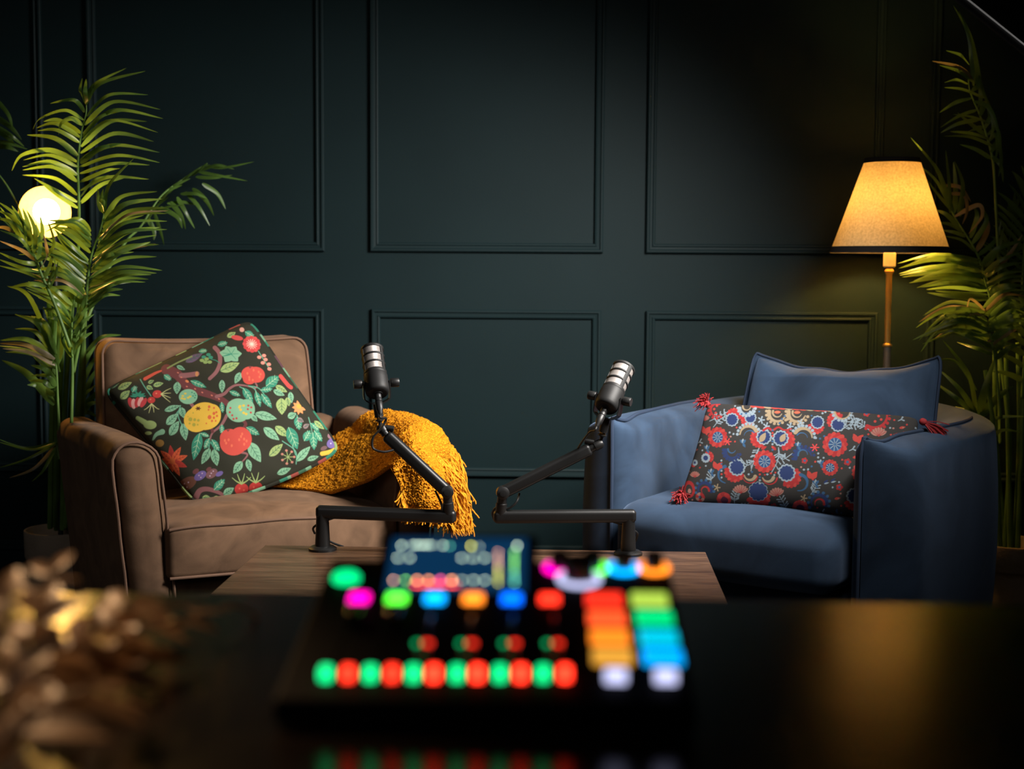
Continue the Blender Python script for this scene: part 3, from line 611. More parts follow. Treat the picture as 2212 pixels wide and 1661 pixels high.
def pillow(corners, N, thick, pinch=0.05, flange=0.0, nrm=None, expo=0.42, wr=0.0, seed=0, fold=None, belly=0.0):
    # corners in order (-1,-1),(1,-1),(1,1),(-1,1); returns front grid, back grid
    c = [np.array(q, float) for q in corners]
    s = np.linspace(-1, 1, N); s = np.sign(s)*(1-(1-np.abs(s))**1.0)
    U, V = np.meshgrid(s, s, indexing='ij')
    Up = U*(1-pinch*(1-V**2)); Vp = V*(1-pinch*(1-U**2)+np.where(V < 0, belly*(1-U**2), 0))
    rc = 1-0.045*(np.abs(U*V))**10; Up = Up*rc; Vp = Vp*rc
    w00 = (1-Up)*(1-Vp)/4; w10 = (1+Up)*(1-Vp)/4; w11 = (1+Up)*(1+Vp)/4; w01 = (1-Up)*(1+Vp)/4
    P = w00[..., None]*c[0]+w10[..., None]*c[1]+w11[..., None]*c[2]+w01[..., None]*c[3]
    n = np.cross(c[1]-c[0], c[3]-c[0]); n /= np.linalg.norm(n)
    if nrm is not None and n @ np.array(nrm) < 0: n = -n
    fu = np.clip((1-np.abs(U))/(1-flange) if False else 1-(np.abs(U)/(1-flange))**2, 0, 1); fv = np.clip(1-(np.abs(V)/(1-flange))**2, 0, 1)
    prof = (fu*fv)**expo
    h = thick*prof + 0.0015
    wn = wr*fbm(P*1.0, 9.0, seed)*np.clip(prof*3, 0, 1)
    Fg = P + n*(h+wn)[..., None]; Bg = P - n*(h*0.8)[..., None]
    if fold is not None: Fg = fold(U, V, Fg); Bg = fold(U, V, Bg)
    return U, V, Fg, Bg, n
def build_print_pillow(name, label, cat, corners, px, canvas, cx_of, N, thick, pinch, mat_, wr, seed, back_col, nrm, loc, expo=0.42, fold=None, belly=0.0):
    U, V, Fg, Bg, n = pillow(corners, N, thick, pinch, 0, nrm, expo, wr, seed, fold, belly)
    H = homography([(-1, -1), (1, -1), (1, 1), (-1, 1)], px)
    c0 = np.array(corners[0], float); e1 = (np.array(corners[1], float)-c0+np.array(corners[2], float)-np.array(corners[3], float))/4; e2 = (np.array(corners[3], float)-c0+np.array(corners[2], float)-np.array(corners[1], float))/4
    mid = sum(np.array(q, float) for q in corners)/4; dr = mid-np.array(CP); dr /= np.linalg.norm(dr)
    Q = Fg-mid; Q = Q - dr*((Q @ n)/(dr @ n))[..., None]      # oblique projection of the swollen cover on its flat pattern piece
    G_ = np.linalg.inv(np.array([[e1 @ e1, e1 @ e2], [e1 @ e2, e2 @ e2]])); q1 = Q @ e1; q2 = Q @ e2
    X, Y = hmap(H, G_[0, 0]*q1+G_[0, 1]*q2, G_[1, 0]*q1+G_[1, 1]*q2); X, Y = cx_of(X, Y)
    col = canvas.sample(X, Y)
    t = thing(name, label, cat, loc)
    mb = MB(); gridmesh(mb, Fg); nF = N*N; gridmesh(mb, Bg, flip=True)
    o = mb.build('cover', mat_, t, world=True, sharp=0)
    at = o.data.color_attributes.new('print', 'FLOAT_COLOR', 'POINT')
    arr = np.ones((len(o.data.vertices), 4)); arr[:nF, :3] = col.reshape(-1, 3); arr[nF:, :3] = lin(back_col)
    at.data.foreach_set('color', arr.ravel())
    return t, o, Fg, n
def rim(Fg):
    N, K = Fg.shape[:2]
    return [Fg[i, 0] for i in range(N)]+[Fg[N-1, j] for j in range(1, K)]+[Fg[i, K-1] for i in range(N-2, -1, -1)]+[Fg[0, j] for j in range(K-2, 0, -1)]
#==FRUIT CUSHION==
cv = Canvas(2163, 1661, (46, 46, 33))
LG, TG, YG = (124, 178, 138), (44, 138, 108), (154, 178, 102); DK = (30, 90, 70); LV = (170, 205, 160)
BR, BR2 = (106, 52, 52), (142, 88, 88)
cv.stroke([(590, 490), (690, 540), (760, 625), (860, 675), (970, 712), (1060, 750), (1120, 790)], 92, BR, 42)
cv.stroke([(720, 545), (780, 540), (850, 528)], 44, BR2); cv.ell(850, 530, 14, 22, (200, 130, 70))
cv.stroke([(1020, 725), (1085, 700), (1130, 655), (1190, 625), (1280, 632), (1350, 655)], 30, BR2, 10)
cv.stroke([(1350, 600), (1365, 635), (1340, 650)], 14, BR2)
cv.stroke([(1000, 285), (1040, 340), (1046, 430), (1015, 510), (960, 570)], 40, BR2, 30)
cv.stroke([(1105, 880), (1060, 960), (990, 1020), (968, 1085)], 26, BR2, 10)
cv.stroke([(1235, 920), (1260, 950), (1240, 990)], 26, BR); cv.stroke([(980, 970), (990, 1010)], 24, BR)
cv.stroke([(1210, 1170), (1270, 1190), (1225, 1245)], 20, BR2, 8)
cv.stroke([(870, 1500), (900, 1450), (960, 1440), (1040, 1465), (1100, 1500)], 46, BR2, 20)
cv.stroke([(800, 770), (830, 810)], 26, BR2)
for p in [(720, 560), (770, 640), (840, 660), (900, 690), (980, 715), (1040, 745), (690, 520)]: cv.ell(*p, 9, 5, (205, 110, 85), 30)
cv.ell(770, 595, 16, 10, (215, 120, 60), 30)
for st in [[(1215, 640), (1280, 680), (1320, 770)], [(1290, 630), (1350, 670), (1380, 800)], [(1300, 632), (1390, 660), (1480, 800)], [(725, 800), (710, 880), (745, 960)], [(720, 830), (670, 900)], [(968, 1085), (960, 1150), (920, 1240)], [(968, 1085), (1010, 1150), (1025, 1260)], [(1665, 1270), (1665, 1170), (1560, 1090)], [(1665, 1200), (1620, 1050)], [(1700, 880), (1700, 960)], [(1800, 900), (1815, 980), (1825, 1100)], [(1390, 310), (1440, 400), (1490, 490)], [(380, 580), (420, 640), (480, 720)]]:
    cv.stroke(st, 8, (90, 160, 130))
leaves = [(690, 600, 690, 705, 62, LG), (800, 590, 935, 648, 50, TG), (1065, 580, 1065, 692, 52, LG), (1130, 680, 1222, 718, 44, TG), (1245, 650, 1325, 778, 66, TG), (1352, 680, 1388, 812, 52, TG), (1400, 700, 1485, 822, 60, TG), (1225, 512, 1175, 612, 56, LG), (1395, 668, 1502, 655, 50, TG), (1445, 632, 1562, 540, 95, TG), (1062, 772, 1072, 862, 40, TG), (1340, 866, 1522, 910, 72, LG), (1310, 880, 1357, 930, 44, LG), (598, 842, 722, 800, 48, LG), (620, 952, 708, 866, 66, LG), (652, 1038, 718, 925, 68, LG), (730, 815, 758, 902, 54, LG), (750, 945, 780, 1078, 64, LG), (888, 1022, 845, 1228, 82, TG), (895, 1022, 968, 1048, 34, TG), (965, 1062, 928, 1145, 46, TG), (972, 1140, 908, 1258, 60, LG), (985, 1072, 1048, 1162, 50, TG), (1000, 1148, 1030, 1272, 66, LG), (1065, 955, 1066, 1032, 40, TG), (1266, 978, 1372, 1038, 58, TG), (1285, 1098, 1376, 1250, 92, LG), (1226, 1242, 1156, 1328, 62, LG), (1268, 1226, 1292, 1318, 48, LG), (1408, 982, 1535, 1082, 72, LG), (1506, 972, 1612, 1054, 66, YG), (1618, 980, 1682, 1156, 98, TG), (1446, 1204, 1562, 1112, 62, YG), (1668, 1248, 1794, 1136, 62, LG), (1505, 1342, 1622, 1302, 50, LG), (1050, 502, 1217, 425, 82, YG), (1528, 628, 1628, 682, 52, YG), (1506, 668, 1602, 712, 52, LG), (1655, 680, 1660, 778, 50, LG), (1622, 728, 1636, 804, 50, YG), (1572, 736, 1568, 876, 95, YG), (1618, 898, 1694, 866, 56, LG), (1700, 892, 1710, 1004, 70, TG), (1745, 1090, 1805, 1006, 66, TG), (1825, 1026, 1825, 1165, 68, TG), (1838, 1008, 1900, 1098, 62, TG), (1816, 948, 1884, 1012, 46, TG), (1848, 930, 1930, 998, 46, YG), (235, 745, 304, 676, 62, YG), (328, 690, 352, 636, 52, TG), (205, 662, 314, 606, 56, YG), (120, 652, 214, 600, 50, LG), (438, 638, 492, 664, 36, YG), (492, 632, 574, 612, 42, YG), (448, 612, 494, 588, 30, YG), (1008, 1446, 1090, 1370, 62, TG), (1080, 1484, 1160, 1436, 56, LG), (918, 1500, 985, 1506, 40, YG), (1005, 1498, 1064, 1524, 36, YG), (770, 1545, 945, 1540, 66, LG), (575, 540, 638, 586, 48, TG), (676, 458, 748, 494, 36, LG), (860, 322, 934, 312, 46, TG), (1025, 258, 1114, 232, 56, TG), (1275, 120, 1358, 172, 66, TG), (1110, 178, 1186, 128, 54, YG), (750, 424, 894, 340, 62, (96, 76, 102)), (1760, 1240, 1860, 1215, 40, LG), (1700, 910, 1755, 935, 40, (150, 120, 120)), (1745, 985, 1800, 955, 36, (150, 120, 120))]
for (a, b_, c_, d_, w_, cc) in leaves: cv.leaf(a, b_, c_, d_, w_, cc, LV if cc == TG else DK)
for an in (-150, -95, -40, 15, 70, 140): # lobed leaf
    a = math.radians(an-20); cv.leaf(1140, 345, 1140+100*math.cos(a), 345+85*math.sin(a), 80, LG)
for an in (-150, -95, -40, 15, 70): 
    a = math.radians(an-20); cv.stroke([(1075, 365), (1140, 345), (1140+70*math.cos(a), 345+60*math.sin(a))], 5, TG)
YE = (226, 178, 22)
cv.ell(925, 885, 132, 112, YE); cv.ell(860, 915, 102, 98, YE); cv.ell(985, 870, 72, 82, YE)
for i in range(6): cv.leaf(870, 824, 870+26*math.cos(i*1.05), 824+20*math.sin(i*1.05), 10, (90, 50, 20))
for p, r in [((965, 895), 16), ((1000, 865), 12), ((1020, 855), 9), ((1000, 900), 10), ((1025, 885), 9), ((985, 925), 9), ((960, 810), 11), ((1000, 820), 8), ((940, 945), 6), ((1015, 925), 7), ((955, 835), 7)]: cv.ell(*p, r, r*1.1, (212, 92, 30))
for p, r in [((810, 912), 16), ((845, 915), 12), ((875, 920), 11), ((840, 955), 14), ((805, 945), 8), ((870, 955), 7), ((830, 860), 6), ((790, 890), 5)]: cv.ell(*p, r, r, (170, 160, 40))
RD = (208, 66, 50)
cv.ell(1160, 1095, 110, 100, RD); cv.ell(1215, 1070, 92, 95, RD); cv.ell(1130, 1060, 80, 70, RD)
cv.ell(1315, 530, 84, 74, RD); cv.ell(1360, 530, 78, 72, RD); cv.ell(1300, 570, 56, 48, RD)
for p in [(1120, 1075), (1100, 1100), (1220, 1050), (1245, 1070), (1265, 1085), (1245, 1110), (1230, 1030), (1145, 1120), (1090, 1080), (1205, 1075), (1300, 555), (1340, 490), (1385, 505), (1390, 550), (1285, 520), (1330, 580), (1400, 525), (1300, 575)]: cv.ell(*p, 8, 11, (232, 100, 62))
for (x, y) in [(1310, 462), (1155, 755), (1115, 1000)]:
    for an in (-130, -90, -50): cv.stroke([(x, y+8), (x+18*math.cos(math.radians(an)), y+8+18*math.sin(math.radians(an)))], 6, BR, smooth=False)
cv.ell(1200, 838, 100, 98, LG); cv.ell(1270, 830, 70, 84, LG); cv.ell(1180, 800, 70, 50, LG)
for p in [(1215, 805), (1245, 800), (1220, 835), (1245, 860), (1265, 870), (1210, 815)]: cv.ell(*p, 12, 10, (210, 180, 40))
for p in [(1130, 855), (1150, 880), (1185, 905), (1135, 820), (1160, 910), (1285, 800), (1310, 815), (1305, 858), (1280, 830)]: cv.ell(*p, 9, 9, (178, 60, 55))
cv.ell(785, 725, 77, 63, LG)
for p in [(740, 720), (760, 700), (800, 725), (755, 745), (735, 740), (785, 735)]: cv.ell(*p, 12, 8, (210, 185, 50))
for p in [(815, 690), (835, 700), (825, 720), (845, 715), (840, 735)]: cv.ell(*p, 7, 6, TG)
for (x, y) in [(1220, 1448), (1332, 1442)]:
    cv.ell(x, y, 54, 46, (190, 42, 34)); cv.ell(x-16, y-6, 7, 7, (225, 90, 60)); cv.ell(x+18, y+8, 7, 7, (225, 90, 60))
    for an in (-140, -110, -75, -40): cv.stroke([(x, y-40), (x+50*math.cos(math.radians(an)), y-30+45*math.sin(math.radians(an))), (x+95*math.cos(math.radians(an)), y-30+88*math.sin(math.radians(an)))], 12, YG, 4)
for p, r in [((530, 705), 38), ((486, 755), 31)]: cv.ell(*p, r, r*0.85, (196, 46, 38)); cv.ell(p[0]-8, p[1]-6, 7, 6, (230, 120, 80))
for an in (-35, -12, 10, 30): cv.stroke([(560, 705), (600, 710+an), (640, 718+an*1.8)], 8, (190, 190, 120), 3)
for an in (-35, -10, 15, 40): cv.stroke([(490, 785), (492+an, 820), (490+an*1.6, 870-abs(an))], 8, (190, 190, 120), 3)
for i, cc in enumerate([(190, 45, 50), (215, 150, 140), (180, 40, 45), (215, 150, 140), (190, 45, 50)]): cv.ell(320+i*26, 775+10*math.sin(i*1.6), 20, 42, cc, -20+i*12)
for an in (180, 210, 250, 290, 330, 0): cv.leaf(375, 722, 375+65*math.cos(math.radians(an)), 722+45*math.sin(math.radians(an)), 20, TG)
PUR, BRN = (108, 88, 152), (112, 68, 50)
cv.ell(800, 1400, 78, 44, BRN, -28); cv.ell(760, 1440, 40, 30, (80, 50, 40)); cv.ell(900, 1342, 50, 30, PUR, -30); cv.ell(988, 1328, 48, 32, (122, 80, 82), -30); cv.ell(1048, 1330, 30, 17, PUR, -25); cv.ell(865, 1310, 26, 18, (110, 60, 60), -30); cv.ell(965, 1295, 22, 14, (110, 60, 60), -30)
for p in [(780, 1400), (810, 1390), (890, 1340), (915, 1325), (905, 1355), (985, 1325), (1000, 1310), (975, 1345), (800, 1425)]: cv.ell(*p, 5, 5, (190, 160, 180))
cv.ell(1990, 1112, 54, 38, PUR, -25); cv.ell(1910, 1152, 30, 16, (110, 80, 80), -20); cv.ell(1975, 1055, 22, 22, (140, 100, 110))
for p in [(1975, 1115), (2000, 1100), (2010, 1125)]: cv.ell(*p, 5, 5, (210, 200, 230))
cv.stroke([(1890, 1195), (1970, 1180), (2040, 1150)], 34, YE)
for i in range(9):
    a = math.radians(i*40-100); cv.leaf(680, 1235, 680+125*math.cos(a), 1235+125*math.sin(a), 46, (216, 84, 24) if i % 3 else (176, 40, 26), (150, 40, 20))
cv.ell(680, 1235, 22, 22, (200, 90, 20))
cv.petals(1332, 242, 84, 12, (212, 62, 58), (200, 50, 48)); cv.ell(1332, 242, 50, 50, (212, 62, 58))
for i in range(14):
    a = i*0.449; cv.stroke([(1332, 242), (1332+48*math.cos(a), 242+48*math.sin(a))], 5, (240, 205, 180), smooth=False)
cv.ell(1200, 184, 54, 24, (205, 60, 56), 10); cv.ell(1245, 100, 22, 24, (215, 150, 130))
for p in [(1395, 368), (1440, 350), (1425, 420), (1480, 432), (1482, 475), (1452, 388)]: cv.ell(*p, 19, 16, (216, 132, 112))
for p, cc in zip([(905, 375), (945, 352), (965, 378), (890, 406), (930, 393), (920, 422), (957, 421)], [TG, TG, TG, (132, 158, 84), (132, 158, 84), (132, 158, 84), (132, 158, 84)]): cv.ell(*p, 20, 15, cc)
cv.stroke([(970, 395), (1010, 405), (1045, 430)], 6, TG)
for i in range(7):
    a = math.radians(20+i*40); cv.leaf(1722, 815, 1722+62*math.cos(a), 815+62*math.sin(a), 30, (220, 140, 72))
cv.ell(1722, 805, 22, 20, (226, 160, 40))
for i in range(7):
    a = i*0.9; cv.stroke([(1600, 1215), (1600+50*math.cos(a), 1215+50*math.sin(a))], 5, YG, smooth=False); cv.ell(1600+52*math.cos(a), 1215+52*math.sin(a), 11, 9, (190, 120, 100))
cv.ell(490, 955, 52, 34, YG, 5); cv.stroke([(385, 900), (420, 920), (470, 950)], 30, YG, 46); cv.stroke([(520, 1070), (545, 1030), (590, 1010)], 14, LG, 44); cv.ell(575, 1098, 34, 28, (150, 110, 40)); cv.ell(480, 1020, 28, 14, YG)
cv.stroke([(420, 575), (500, 525), (545, 505)], 30, (200, 70, 50), 16); cv.stroke([(600, 480), (680, 430), (800, 370)], 14, (120, 140, 80)); cv.stroke([(1580, 540), (1640, 620), (1665, 640)], 36, (205, 60, 52))
px4 = [(428, 1096), (735, 972), (540, 692), (224, 844)]
n_f = Vector((math.sin(math.radians(15))*math.cos(math.radians(33)), -math.cos(math.radians(15))*math.cos(math.radians(33)), math.sin(math.radians(33))))
A0 = at_y(428, 1096, 4.24)
cor = [at_plane(*p, A0, n_f) for p in px4]
M['fruit'] = attr_mat('fruit_print_cotton')
fc, fco, Fg, fn_ = build_print_pillow('cushion', 'square dark green cushion with fruit and leaf print tilted on the brown armchair', 'cushion', cor, px4, cv,
    lambda X, Y: ((X-200)*2163/560, (Y-680)*1661/430), 380, 0.075, 0.02, M['fruit'], 0.008, 3, (46, 46, 33), n_f, A0, belly=0.10)
R_ = rim(Fg)[::3]; mbp = MB(); tube(mbp, R_, 0.0072, 8, closed=True)
po = mbp.build('piping', M['fruit'], fco, world=False)
A_ = np.array(WM[fc.name].inverted()); co = np.array([v.co[:] for v in po.data.vertices]); co = co @ A_[:3, :3].T + A_[:3, 3]
po.data.vertices.foreach_set('co', co.ravel())
at = po.data.color_attributes.new('print', 'FLOAT_COLOR', 'POINT'); cols = np.ones((len(co), 4))
pal = [(46, 46, 33), TG, (46, 46, 33), LG, (46, 46, 33), YG, (110, 70, 80), TG, (46, 46, 33), (46, 46, 33), (170, 70, 55), (46, 46, 33), (60, 110, 80)]
rr_ = random.Random(4); cur = pal[0]; ln = 0
for i in range(len(R_)):
    if ln <= 0: cur = rr_.choice(pal); ln = rr_.randint(3, 12)
    ln -= 1; cols[i*8:(i+1)*8, :3] = cv.pig(cur)*0.75
at.data.foreach_set('color', cols.ravel())
#==THROW==
th = thing('throw_blanket', 'mustard yellow boucle throw bunched over the right arm of the brown armchair', 'blanket', at_y(860, 920, 4.4))
S = [
 [(560, 1074, 4.40), (590, 1060, 4.46), (620, 1040, 4.53), (650, 1010, 4.60), (672, 985, 4.66)],
 [(640, 1071, 4.37), (665, 1040, 4.42), (690, 1010, 4.50), (706, 975, 4.58), (722, 948, 4.66)],
 [(720, 1062, 4.33), (735, 1020, 4.37), (752, 975, 4.45), (762, 935, 4.55), (775, 915, 4.65)],
 [(790, 1040, 4.28), (800, 985, 4.32), (808, 945, 4.42), (812, 920, 4.53), (815, 908, 4.64)],
 [(842, 1004, 4.17), (852, 950, 4.20), (862, 922, 4.32), (866, 908, 4.46), (858, 902, 4.60)],
 [(850, 1016, 4.13), (888, 962, 4.14), (916, 928, 4.26), (922, 914, 4.42), (908, 908, 4.58)],
 [(856, 1034, 4.15), (906, 1006, 4.15), (945, 975, 4.23), (955, 950, 4.38), (945, 945, 4.54)],
 [(864, 1060, 4.15), (914, 1044, 4.14), (962, 1018, 4.20), (986, 990, 4.35), (978, 984, 4.50)],
 [(872, 1088, 4.15), (922, 1082, 4.14), (968, 1070, 4.20), (1000, 1052, 4.33), (994, 1050, 4.48)],
 [(880, 1096, 4.16), (924, 1098, 4.15), (964, 1112, 4.22), (994, 1110, 4.34), (988, 1105, 4.46)]]
G0 = np.array([[tuple(at_y(*q)) for q in row] for row in S])
G1 = np.array([catmull(G0[:, j], 30) for j in range(5)]).transpose(1, 0, 2)
G2 = np.array([catmull(G1[i], 44) for i in range(G1.shape[0])])
def gnorm(G):
    a = np.gradient(G, axis=0); b_ = np.gradient(G, axis=1); n = np.cross(a, b_); return n/(np.linalg.norm(n, axis=2, keepdims=True)+1e-9)
nn = gnorm(G2)
if nn[nn.shape[0]//3, nn.shape[1]//2] @ np.array([0, -1, 0.3]) < 0: nn = -nn
big = 0.016*fbm(G2*np.array([1.0, 1.6, 1.0]), 9.0, 11, 2); fine = np.random.RandomState(3).normal(0, 1, G2.shape[:2]); fine = 0.0019*(fine+np.roll(fine, 1, 0)+np.roll(fine, 1, 1)+np.roll(fine, (1, 1), (0, 1)))*0.5
ui = np.linspace(0, 1, G2.shape[0])[:, None]; vi = np.linspace(0, 1, G2.shape[1])[None, :]
fold = 0.012*np.sin(vi*13+ui*5)*np.exp(-((ui-0.62)/0.35)**2)
Gf = G2 + nn*(big+fine+fold)[..., None]; Gb = G2 - nn*0.016 + nn*(big+fold)[..., None]
def off_arm(G, margin):
    inv = np.array(WM[bc.name].inverted()); fwd = np.array(WM[bc.name]); L = G.reshape(-1, 3) @ inv[:3, :3].T + inv[:3, 3]
    t = np.clip(L[:, 2]/0.7, 0, 1); c_ = 0.365+0.062*t**1.1+0.045*np.clip(L[:, 1]/0.8, 0, 1)
    zc = np.clip(L[:, 2], 0.05, 0.705-0.069); dx = L[:, 0]-c_; dz = L[:, 2]-zc; d = np.hypot(dx, dz)+1e-6
    need = (d < 0.069+margin) & (L[:, 1] > -0.012) & (L[:, 1] < 0.84); k_ = (0.069+margin)/d
    inside = need & (d < 0.03); dz = np.where(inside, np.maximum(dz, 0.02), dz); d = np.hypot(dx, dz)+1e-6; k_ = (0.069+margin)/d
    L[:, 0] = np.where(need, c_+dx*k_, L[:, 0]); L[:, 2] = np.where(need, zc+dz*k_, L[:, 2])
    low = (np.abs(L[:, 0]) < 0.36) & (L[:, 2] < 0.462+0.038*np.clip(1-(L[:, 0]/0.345)**2, 0, 1)+margin*0.4) & (L[:, 1] > 0) & (L[:, 1] < 0.68)
    L[:, 2] = np.where(low, 0.462+0.038*np.clip(1-(L[:, 0]/0.345)**2, 0, 1)+margin*0.4, L[:, 2])
    return (L @ fwd[:3, :3].T + fwd[:3, 3]).reshape(G.shape)
Gf = off_arm(Gf-nn*fine[..., None], 0.022)+nn*fine[..., None]; Gb = off_arm(Gb, 0.006)
mb = MB(); gridmesh(mb, Gf); gridmesh(mb, Gb, flip=True)
r1, r2 = rim(Gf), rim(Gb); n_ = len(r1)
gridmesh(mb, [[r1[i % n_], (r1[i % n_]+r2[i % n_])/2+0.004*np.array([0, -1, -0.6]), r2[i % n_]] for i in range(n_+1)])
mb.build('cloth', M['boucle'], th, world=True, sharp=0)
rf = random.Random(9); mb = MB()
def strand(p, L, out):
    p = Vector(p); pts = [p]; d = Vector((out[0]*0.5+rf.uniform(-.3, .3), out[1]*0.5+rf.uniform(-.25, .25), -0.75)).normalized()
    n = max(4, int(L/0.009))
    for i in range(n):
        d = (d*0.85 + Vector((rf.uniform(-.8, .8), rf.uniform(-.6, .6), -0.38+rf.uniform(-.45, .45)))*0.5).normalized()
        pts.append(pts[-1]+d*(L/n))
    tube(mb, pts, 0.0024, 4, caps=False)
nu, nv = nn.shape[:2]
for j in range(0, nv, 1):
    for rep in range(2):
        i = nu-1-rf.randint(0, 6); q = Gf[i, j]; o_ = nn[i, j]
        right = j/nv
        strand(q, rf.uniform(0.03, 0.055) if right < 0.55 else rf.uniform(0.045, 0.085), o_)
for rep in range(430):   # the folded edge: yarn ends lying over the right flank
    i = rf.randint(int(nu*0.69), nu-1); j = rf.randint(int(nv*0.52), nv-1)
    if rf.random() < 0.5: j = min(nv-1, int(nv*(0.56+0.30*(i/nu-0.69)/0.31*rf.random())))
    strand(Gf[i, j]+nn[i, j]*0.002, rf.uniform(0.035, 0.10), nn[i, j])
for rep in range(60):
    i = rf.randint(int(nu*0.76), nu-1); j = rf.randint(0, 6); strand(Gf[i, j], rf.uniform(0.02, 0.045), (-0.8, -0.5, 0))
tag(mb.build('fringe', M['fringe'], th, world=True, sharp=0), kind='stuff')
#==BLUE CHAIR==
BLO = Vector((0.475, 4.006, 0)); BLR = math.radians(-35)
ac = thing('armchair', 'blue velvet tub armchair with rounded arms, holding the embroidered lumbar cushion', 'armchair', BLO, BLR)
path = catmull([(0.430, 0.02, 0), (0.448, 0.2, 0), (0.462, 0.42, 0), (0.455, 0.62, 0), (0.39, 0.80, 0), (0.24, 0.885, 0), (0, 0.90, 0), (-0.24, 0.885, 0), (-0.39, 0.80, 0), (-0.455, 0.62, 0), (-0.462, 0.42, 0), (-0.448, 0.2, 0), (-0.430, 0.02, 0)], 14)[:, :2]
seg_l = np.r_[0, np.cumsum(np.linalg.norm(np.diff(path, axis=0), axis=1))]; TL = seg_l[-1]
ss = np.r_[np.array([0, .002, .006, .012, .02, .03, .045, .062, .08]), np.linspace(0.10, TL-0.10, 70), TL-np.array([.08, .062, .045, .03, .02, .012, .006, .002, 0])]
TH = 0.175
def shell_frame(s):
    x = np.interp(s, seg_l, path[:, 0]); y = np.interp(s, seg_l, path[:, 1])
    e = 0.01; t = np.array([np.interp(min(s+e, TL), seg_l, path[:, 0])-np.interp(max(s-e, 0), seg_l, path[:, 0]), np.interp(min(s+e, TL), seg_l, path[:, 1])-np.interp(max(s-e, 0), seg_l, path[:, 1])])
    t /= np.linalg.norm(t); return np.array([x, y]), np.array([t[1], -t[0]])   # outward normal
def shell_top(s):
    d = min(s, TL-s)
    return 0.737 + 0.012*math.sin(min(1, d/1.2)*PI/2)**2 + 0.024*cl((d-0.72)/0.25, 0, 1) - 0.012*math.exp(-((d-0.10)/0.06)**2) + 0.006*math.exp(-(d/0.03)**2)
def shell_pt(s, o, z):  # o in -1..1 across the thickness
    c, n = shell_frame(s); d = min(s, TL-s)
    k = math.sqrt(max(0, 1-(1-min(1, d/0.10))**2)) if d < 0.10 else 1.0
    shift = -0.030*(1-k)            # the front edge closes toward the inner seam
    bul = 0.018*math.sin(PI*cl((z-0.05)/0.7, 0, 1))*max(0, o)*k
    p = c + n*(o*TH/2*max(k, 0.02)+shift+bul)
    wr = 0.0016*math.sin(s*60+z*9)*math.exp(-((z-0.68)/0.06)**2)
    return (p[0]+n[0]*wr, p[1]+n[1]*wr, z)
prof = [(1, 0.05), (1, 0.15), (1, 0.25), (1, 0.36), (1, 0.46), (1, 0.56), (1, 0.63), (1, 0.67)]
G = []
for s in ss:
    top = shell_top(s); row = []
    for (o, z) in prof: row.append(shell_pt(s, o, z))
    for a in np.linspace(0, PI, 15): row.append(shell_pt(s, math.cos(a)*(1 if True else 1), top-0.045+0.045*math.sin(a)**0.7))
    for (o, z) in prof[::-1]: row.append(shell_pt(s, -1, z))
    G.append(row)
mb = MB(); gridmesh(mb, G); gridmesh(mb, [[r[0], r[-1]] for r in G], flip=True)
shell = mb.build('shell', M['blue'], ac, sharp=0)
for sgn in (0, 1):
    pp = [shell_pt(0.004 if not sgn else TL-0.004, -0.6, z) for z in np.linspace(0.06, 0.70, 24)]
    pp = [(p[0], p[1]-0.006, p[2]) for p in pp]
    for s in np.r_[0.006, 0.03, 0.06, np.linspace(0.1, 0.70, 24)]:
        s2 = s if not sgn else TL-s; q = shell_pt(s2, -0.45+0.75*min(1, s/0.8), shell_top(s2)+0.003); pp.append(q)
    tube(MB(), catmull(pp, 2), 0.0058, 8).build('seam_flange', M['bluepipe'], shell)
def bseat_df(x, y, z):
    u = x/0.352; w_ = (y-0.32)/0.36; zt = cl((z-0.40)/0.09, 0, 1)
    cr = 0.036*max(0, 1-u*u)**0.7*max(0, 1-w_*w_)**0.6*zt
    fr = -0.045*max(0, 1-u**4)*math.exp(-((y+0.04)/0.07)**2)
    wr = 0.004*math.sin(11*x-7*y+1)*math.sin(13*y+5*x)*zt
    return (x, y+fr, z+cr+wr-0.012*math.exp(-((y+0.04)/0.05)**2)*zt)
v, f = rbox((0.705, 0.72, 0.185), 0.055, (20, 20, 5), 6, c=(0, 0.32, 0.405), deform=bseat_df)
bs = MB().add(v, f).build('seat_cushion', M['blue'], ac)
b = MB(); v, f = rbox((0.70, 0.70, 0.26), 0.02, (2, 2, 2), 3, c=(0, 0.42, 0.18)); b.add(v, f); b.build('base', M['blue'], ac)
for (x, y) in ((-0.36, 0.14), (0.36, 0.14), (-0.34, 0.78), (0.34, 0.78)):
    lathe(MB(), [(0.016, 0), (0.024, 0.06)], 16, Matrix.Translation((x, y, 0))).build('leg', M['edge'], ac)
def to_w(p): return WM[ac.name] @ Vector(p)
def bfold(U, V, G):
    G = G.copy(); top = np.clip((V-0.55)/0.45, 0, 1)
    G[..., 2] -= (0.060*(1-U**2)**0.8+0.004*np.sin(U*11+1)*(1-U**2))*top
    return G
bcor = [to_w((-0.30, 0.56, 0.50)), to_w((0.39, 0.56, 0.50)), to_w((0.365, 0.695, 0.940)), to_w((-0.272, 0.695, 0.925))]
U, V, Fg2, Bg2, n2 = pillow(bcor, 110, 0.085, 0.02, 0.055, tuple(-(WM[ac.name].to_3x3() @ Vector((0, 1, 0)))), 0.40, 0.012, 8, bfold)
mb = MB(); gridmesh(mb, Fg2); gridmesh(mb, Bg2, flip=True); bpil = mb.build('back_cushion', M['blue'], ac, world=True, sharp=0)
tube(MB(), rim(Fg2)[::2], 0.0045, 6, closed=True).build('flange_edge', M['bluepipe'], bpil, world=True)
